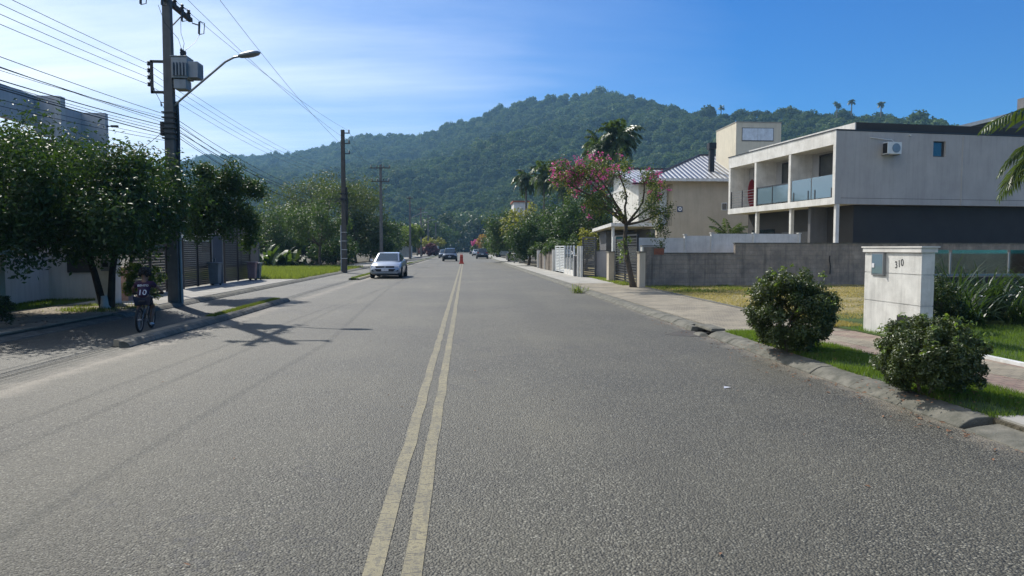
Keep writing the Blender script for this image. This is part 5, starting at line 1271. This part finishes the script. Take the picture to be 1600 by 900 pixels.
V, Fq = leaf_cloud(T[::2], np.full(len(T[::2]), .36), 42, .10, 10, shell=.1, up=.3); npmesh('yellowing_leaves', V, Fq, L['yellowish'], t)
pl_ = pk[pk[:, 0] < -1.2]; fl = np.vstack([pk + gq.normal(size=pk.shape) * .16, pl_ + gq.normal(size=pl_.shape) * .25, [(-2.2, -1.0, 3.15), (-1.95, -.9, 2.8), (1.35, -.4, 3.95), (.9, -.5, 3.7)]])
V, Fq = leaf_cloud(fl, np.full(len(fl), .17), 13, .085, 12, shell=.1, up=.2, aspect=.7); npmesh('blossoms', V, Fq, L['pink'], t)
lowc = np.array([(.95, -.5, 2.45), (1.2, -.5, 2.15), (.7, -.4, 2.1), (1.0, -.5, 1.8), (1.3, -.4, 2.9), (1.6, .1, 3.3)])
V, Fq = leaf_cloud(lowc, np.full(len(lowc), .28), 60, .11, 13, shell=.1); npmesh('low_leaves', V, Fq, L['dark2'], t)
lowc = np.array([(-.55, -.15, 1.75), (-.45, -.2, 1.45), (-.5, -.15, 1.15), (-.2, -.1, 1.9)])
V, Fq = leaf_cloud(lowc, np.full(len(lowc), .2), 34, .13, 14, shell=.1); npmesh('trunk_shoots', V, Fq, L['light'], t)

def Tpx(px, py_base, z=.1): return gp(px, py_base, z)
def treepx(label, px, Y, top, r_, lm, seed, bottom=None, name='tree', ncl=40, per=110, leaf=None, ry=None, group=None, tr=.14, cat='tree', aspect=.5, **k):
    """a tree standing at world distance Y: px centre, top = photo row of its top, r_ = crown half width in metres"""
    p = at(px, 388, Y); zt = at(px, top, Y).z; zb = bottom if bottom is not None else zt * .22
    leaf = leaf or .0045 * Y
    return tree(name, label, (p.x, Y, .08), zt, (0, 0, (zt + zb) / 2), (r_, ry or r_, (zt - zb) / 2 * .92), tr, ncl, per, leaf, lm, seed, group=group, aspect=aspect, branches=12, cat=cat, fork=k.pop('fork', .3), **k)
# vacant lot and the left side
treepx('light green tree standing alone on the vacant lot grass', 500, 62, 308, 2.6, 'green', 51, bottom=1.3, ncl=46, per=170, leaf=.2)
treepx('wide feathery olive tree, the tallest behind the vacant lot', 520, 82, 274, 6.6, 'olive', 52, bottom=3.5, ncl=90, per=150, leaf=.26, tr=.25, clr=(.2, .32))
treepx('bushy green tree behind the left part of the vacant lot', 440, 72, 318, 3.6, 'green', 53, bottom=.6, ncl=50, per=140, leaf=.26)
treepx('dark bushy tree at the left end of the vacant lot', 418, 78, 338, 2.6, 'dark2', 54, bottom=.2, ncl=36, per=120, leaf=.28)
treepx('dark dense tree behind the bracket pole', 556, 76, 330, 2.8, 'dark2', 55, bottom=.1, ncl=44, per=150, leaf=.28)
treepx('dark low tree right of the bracket pole', 578, 84, 340, 2.6, 'dark', 56, bottom=.1, ncl=40, per=140, leaf=.3)
treepx('low dark undergrowth tree on the vacant lot', 478, 70, 362, 3.4, 'dark', 57, bottom=-.2, ncl=40, per=140, leaf=.28)
treepx('low dark shrubbery tree left of the lone green tree', 520, 68, 372, 2.6, 'dark', 58, bottom=-.2, ncl=34, per=120, leaf=.26)
treepx('green tree behind the twin crossarm pole', 603, 100, 345, 3.0, 'green', 59, bottom=.2, ncl=36, per=110, leaf=.38)
treepx('dark tree under the twin crossarm pole', 590, 88, 358, 2.4, 'dark', 60, bottom=-.1, ncl=34, per=110, leaf=.33)
treepx('round clipped tree with a sunlit left edge beside the lamp pole', 640, 112, 350, 1.9, 'light', 61, bottom=1.2, ncl=40, per=110, leaf=.3)
treepx('bright green tree just beyond the round clipped tree', 622, 125, 350, 2.6, 'green', 62, bottom=.4, ncl=30, per=90, leaf=.42)
treepx('yellowish low tree near the farthest left poles', 672, 165, 372, 2.6, 'yellowish', 63, bottom=1.4, ncl=24, per=70, leaf=.5)
for k, (px, Y, top, r_, lm, lab) in enumerate(((655, 190, 352, 5, 'dark2', 'large dark tree behind the farthest left poles'), (684, 240, 345, 7, 'green', 'big green tree left of the road end'), (706, 290, 338, 8, 'dark2', 'tall dark tree closing the left of the road end'),
        (728, 330, 334, 8, 'green', 'tall tree straight ahead at the road end'), (748, 300, 340, 7, 'dark2', 'dark tree right of the road end'), (738, 345, 352, 9, 'dark', 'dark low wood edge tree at the road end'), (716, 345, 356, 9, 'dark', 'dark low tree left of the road end'),
        (670, 150, 382, 2.0, 'purple', 'purple-leaved shrub near the farthest poles'))):
    treepx(lab, px, Y, top, r_, lm, 70 + k, bottom=.0, ncl=34, per=100, leaf=.0042 * Y, tr=.25)
# big-leaved clump on the vacant lot
def strap_clump(name, label, base, n, ln, wd, lm, seed, elev=(.7, 1.4), cat='plant', droop=1.0, group=None, flowers=0, spread=.15):
    t = thing(name, label, cat, base, 0, group); r = random.Random(seed); mb = MB()
    for k in range(n):
        a = r.uniform(0, 6.28); e = r.uniform(*elev); l = ln * r.uniform(.55, 1.1); h = Vector((math.cos(a), math.sin(a), 0)); sd = Vector((-h.y, h.x, 0))
        p = Vector((r.gauss(0, spread), r.gauss(0, spread), 0)); d = h * math.cos(e) + Vector((0, 0, math.sin(e))); N = 6; vs = []
        for i in range(N + 1):
            q = i / N; w_ = wd * math.sin(math.pi * min(.98, .18 + .8 * q)) * .5
            vs += [p + sd * w_, p - sd * w_]; p = p + d * (l / N); d = (d + Vector((0, 0, -.26 * droop * (1 + q)))).normalized()
        mb.add(vs, [(2 * i, 2 * i + 1, 2 * i + 3, 2 * i + 2) for i in range(N)])
    obj('leaves', mb, L[lm], t)
    if flowers:
        fm = MB(); sm = MB()
        for k in range(flowers):
            a = r.uniform(0, 6.28); q = Vector((math.cos(a) * ln * .3, math.sin(a) * ln * .3, ln * r.uniform(.5, .75)))
            sm.tube([(0, 0, 0), tuple(q * .55 + Vector((0, 0, .1))), tuple(q)], .006, 4)
            for j in range(5): b_ = j * 1.257; fm.add([q, q + Vector((math.cos(b_) * .06 - math.sin(b_) * .015, math.sin(b_) * .06 + math.cos(b_) * .015, .015)), q + Vector((math.cos(b_) * .06 + math.sin(b_) * .015, math.sin(b_) * .06 - math.cos(b_) * .015, .02))], [(0, 1, 2)])
        obj('flower', fm, M['lettering'], t); obj('stems', sm, L[lm], t)
    return t
strap_clump('banana_plant', 'big glossy-leaved plant at the far left of the vacant lot', (at(428, 388, 60).x, 60, .1), 46, 2.5, .5, 'green', 81, spread=.7, droop=.9)
strap_clump('banana_plant', 'second glossy-leaved plant just right of the leftmost one on the lot', (at(446, 388, 61).x, 61, .1), 36, 2.0, .45, 'dark2', 82, spread=.6, droop=.9)
# planting behind the numbered pillar
for k, (x_, y_, n, ln, lm, fl_, lab) in enumerate(((9.7, 14.6, 210, 1.5, 'darkblade', 0, 'arching strap-leaved clump nearest the numbered pillar'), (10.7, 14.6, 230, 1.6, 'darkblade', 3, 'tall arching clump with a few white flowers in the dark bed'),
        (11.8, 14.8, 230, 1.55, 'darkblade', 0, 'third arching clump from the pillar in the dark bed'), (12.9, 14.5, 230, 1.6, 'darkblade', 2, 'arching clump at the right edge of the photo'), (10.2, 13.5, 190, 1.1, 'darkblade', 2, 'lower front clump beside the bush in the dark bed'),
        (11.6, 13.5, 190, 1.1, 'darkblade', 2, 'lower front clump with white flowers near the lawn'), (13.6, 15.2, 120, 1.4, 'darkblade', 0, 'arching clump beyond the right edge of the glass fence'), (12.9, 13.6, 110, .9, 'darkblade', 0, 'low clump at the sunny lawn edge'))):
    strap_clump('strap_leaf_plant', lab, (x_, y_, .1), n, ln,   .036, lm, 90 + k, group='strap-leaved plants in the dark bed', flowers=fl_, droop=.75)
bush('croton', 'orange and green variegated shrub tucked against the numbered pillar', (8.75, 13.3, .1), (0, 0, .75), (.32, .32, .55), 22, 60, .11, 'green', 99, aspect=.3)
bush('croton', 'orange-leaved top shrub beside the numbered pillar', (8.62, 12.9, .1), (0, 0, .95), (.18, .2, .38), 12, 26, .11, 'orange', 100, aspect=.3)
bush('shrub', 'dark shrub filling the bed behind the lower round bush', (9.0, 12.7, .1), (.1, 0, .6), (.42, .5, .55), 34, 110, .07, 'dark2', 101)
palm('palm_tree', 'palm whose glossy fronds hang in from the right edge', (at(1685, 388, 16).x, 16, .1), 4.5, .13, 24, 2.5, seed=5, droop=.75, leaflet=.45, npair=30, lw=.045, elev=(-.45, 1.0))
palm('cycad', 'dark spreading cycad behind the white panel fence', (17.5, 45, .1), 2.2, .15, 26, 2.0, seed=6, lm='palm', droop=.45, elev=(-.1, 1.1), cat='cycad', leaflet=.35)
# right side beyond the house
treepx('big dark rounded bush overhanging the right pavement', 826, 64, 345, 1.9, 'dark', 110, bottom=-.1, ncl=50, per=190, leaf=.2, name='large_bush', cat='bush')
treepx('large bright-edged tree left of the dark rounded bush', 795, 84, 328, 2.9, 'green', 111, bottom=.3, ncl=60, per=150, leaf=.30)
treepx('green tree with yellow-tinged top behind the dark rounded bush', 818, 80, 322, 2.4, 'yellowish', 112, bottom=2.0, ncl=26, per=70, leaf=.3)
treepx('green tree nearest the road on the far right side', 777, 125, 345, 2.4, 'green', 113, bottom=.2, ncl=36, per=110, leaf=.42)
treepx('orange-tinged tree beside the right lane cars', 762, 140, 368, 2.3, 'orange', 114, bottom=1.6, ncl=26, per=80, leaf=.42)
treepx('small pink-blossomed tree far down the right side', 747, 165, 376, 1.8, 'pink', 115, bottom=2.0, ncl=16, per=40, leaf=.45)
treepx('small green tree under the far pink-blossomed tree', 751, 175, 380, 2.6, 'green', 116, bottom=.4, ncl=20, per=60, leaf=.5)
treepx('dense dark tree behind the white slatted gate', 872, 68, 318, 3.0, 'dark', 117, bottom=.6, ncl=56, per=160, leaf=.26)
treepx('dense tree filling the gap behind the wooden fence', 845, 74, 335, 2.8, 'dark2', 118, bottom=.2, ncl=50, per=140, leaf=.28)
treepx('dark tree behind the narrow dark gate', 905, 64, 305, 3.0, 'dark', 119, bottom=1.0, ncl=56, per=160, leaf=.25)
treepx('green tree left of the tiled house wing', 930, 62, 330, 2.2, 'dark2', 120, bottom=.6, ncl=40, per=130, leaf=.24)
treepx('low hedge tree above the white fence panels', 885, 52, 375, 1.8, 'green', 121, bottom=.6, ncl=30, per=120, leaf=.2, ry=1.2)
treepx('low green hedge plant left of the white slatted gate', 855, 60, 378, 1.7, 'green', 122, bottom=.4, ncl=26, per=110, leaf=.22, ry=1.2)
treepx('thin yellow-green shrub beside the porch roof', 917, 47, 360, .8, 'yellowish', 123, bottom=1.0, ncl=16, per=60, leaf=.16)
def ppx(label, px, Y, top, nfr, fl_, seed, tr=.16, **k):
    p = at(px, 388, Y); z = at(px, top, Y).z; return palm('palm_tree', label, (p.x, Y, .08), z - .35 * fl_, tr, nfr, fl_, seed=seed, **k)
ppx('tallest palm rising behind the pink tree, right one of the pair', 966, 78, 199, 32, 3.3, 131, droop=.8, skirt=8, lw=.09)
ppx('second tall palm leaning beside the tallest one', 938, 80, 217, 30, 3.1, 132, droop=.8, skirt=8, lw=.09)
ppx('slim palm leftmost of the group right of the road', 822, 98, 268, 26, 2.8, 133, skirt=6, lw=.12)
ppx('palm with drooping skirt in the middle of the group right of the road', 850, 88, 262, 26, 2.9, 134, skirt=6, lw=.10)
ppx('palm nearest the pink blossoms in the group right of the road', 880, 84, 272, 26, 2.7, 135, skirt=5, lw=.10)
ppx('short palm behind the round clipped tree on the left', 652, 150, 352, 16, 2.2, 136, lw=.2)
# emergent palms on the ridge
for k, (px, py, lab) in enumerate(((1308, 159, 'leftmost of the three palms on the right ridge line'), (1331, 155, 'tallest of the three palms on the right ridge line'), (1377, 158, 'rightmost of the three palms on the right ridge line'), (1127, 165, 'lone palm on the ridge above the beige block'))):
    d_ = ray(px, py); D_ = float(np.interp(math.atan2(d_.x, d_.y), pa, pd)) * .985; p = Vector((0, 0, 1.7)) + d_ * (D_ / math.hypot(d_.x, d_.y))
    palm('ridge_palm', lab, (p.x, p.y, p.z - 10.5), 8.6, .35, 14, 3.8, seed=140 + k, group='palms on the ridge line', lw=.4, npair=9)

# weed and litter at the kerb
strap_clump('weed_tuft', 'green weed tuft growing from the right gutter', tuple(gp(903, 458, .0)), 70, .55, .02, 'lotgrass', 150, spread=.12)
strap_clump('weed_tuft', 'small weed at the foot of the leaning tree', tuple(gp(975, 446, .1)), 40, .3, .02, 'lotgrass', 151, spread=.2)
# storm drain
sd_ = thing('storm_drain', 'broken concrete storm drain opening in the right kerb', 'drain', (KX(13.6), 13.6, 0))
obj('mouth', MB().box(.02, .33, -.60, .60, -.05, -.02).box(.30, .325, -.60, .60, -.02, .085), M['black'], sd_)  # black floor and back put the shade of the opening into the colour
obj('lintel', MB().frus(.06, .36, -.62, .25, .095, .08, .36, -.60, .2, .15), M['kerb'], sd_, bevel=.015)
obj('broken_edge', MB().frus(-.05, .12, .25, .64, .0, .0, .12, .3, .62, .09).frus(-.16, .05, -.58, -.2, .0, -.1, .02, -.5, -.25, .05).frus(.1, .3, .3, .55, .0, .14, .28, .33, .5, .13), M['kerb'], sd_, bevel=.01)
obj('apron_stain', MB().prism([(-.75, -.3), (-.3, -.62), (.02, -.6), (.02, .5), (-.3, .3)], .001, .004), M['black'] if False else surf('wet_dirt_stain', (.07, .065, .055), (.05, .045, .04), 5), sd_)
gq = np.random.default_rng(77)
def litter(name, label, n, samp, size, mat, z, seed):
    g_ = np.random.default_rng(seed); xy = samp(g_, n)
    V, Fq = leaf_cloud(np.c_[xy, np.full(n, z)], np.full(n, .001), 1, size, seed, up=3.0)
    V[:, 2] = np.maximum(V[:, 2], z - .004); o = npmesh(name, V, Fq, M[mat]); tag(o, label, kind='stuff')
def nearkerb(y0, y1, w_):
    return lambda g_, n: (lambda y: np.c_[4.64 - np.abs(g_.normal(size=n)) * w_, y])(g_.uniform(y0, y1, n))
litter('leaf_litter', 'brown fallen leaves along the right gutter', 260, nearkerb(3.5, 16, .22), .05, 'litter', .012, 5)
litter('leaf_litter', 'scattered fallen leaves on the road', 40, lambda g_, n: np.c_[g_.uniform(-5, 4.5, n), g_.uniform(3, 14, n)], .04, 'litter', .01, 6)
litter('leaf_litter', 'fallen leaves on the dirt path under the left tree', 420, lambda g_, n: np.c_[g_.uniform(-11, -8.7, n), g_.uniform(12, 20, n)], .06, 'litter', .12, 7)
litter('gravel', 'loose pale grit along the right gutter', 1500, nearkerb(2.5, 30, .16), .018, 'dirt', .008, 8)
pp = obj('paper_scrap', MB().add([(0, 0, .002), (.1, .02, .012), (.11, .06, .004), (.02, .05, .02)], [(0, 1, 2, 3)]), M['lettering']); pp.location = gp(1131, 607, .003); tag(pp, 'small white scrap lying on the right lane', 'litter')
o = obj('painted_base', MB().tube([(.0, 0, .0), (-.02, 0, .16), (-.05, 0, .34)], [.185, .155, .13], 10), M['white'], bpy.data.objects['street_tree'], smooth=True)
for k, (x_, y_) in enumerate(((5.02, 10.35), (5.04, 7.15))):
    litter('leaf_litter', ['dead leaves under the taller round bush', 'dead leaves under the lower wide bush'][k], 160, lambda g_, n: np.c_[x_ + g_.normal(size=n) * .42, y_ + g_.normal(size=n) * .42], .045, 'litter', .15, 20 + k)
for k, (nm, c_, r_) in enumerate((('round_bush', (0, 0, .62), (.70, .68, .64)), ('round_bush.001', (0, 0, .42), (.56, .52, .45)))):
    g_ = np.random.default_rng(60 + k); d_ = g_.normal(size=(26, 3)); d_[:, 2] = np.abs(d_[:, 2]) * 1.2 + .15; d_ /= np.linalg.norm(d_, axis=1)[:, None]
    cc_ = np.array(c_) + d_ * np.array(r_) * g_.uniform(.98, 1.14, 26)[:, None]
    V, Fq = leaf_cloud(cc_, np.full(26, .055), 9, .055, 62 + k, shell=.2, up=.7); npmesh('leaves', V, Fq, L['light'], bpy.data.objects[nm])
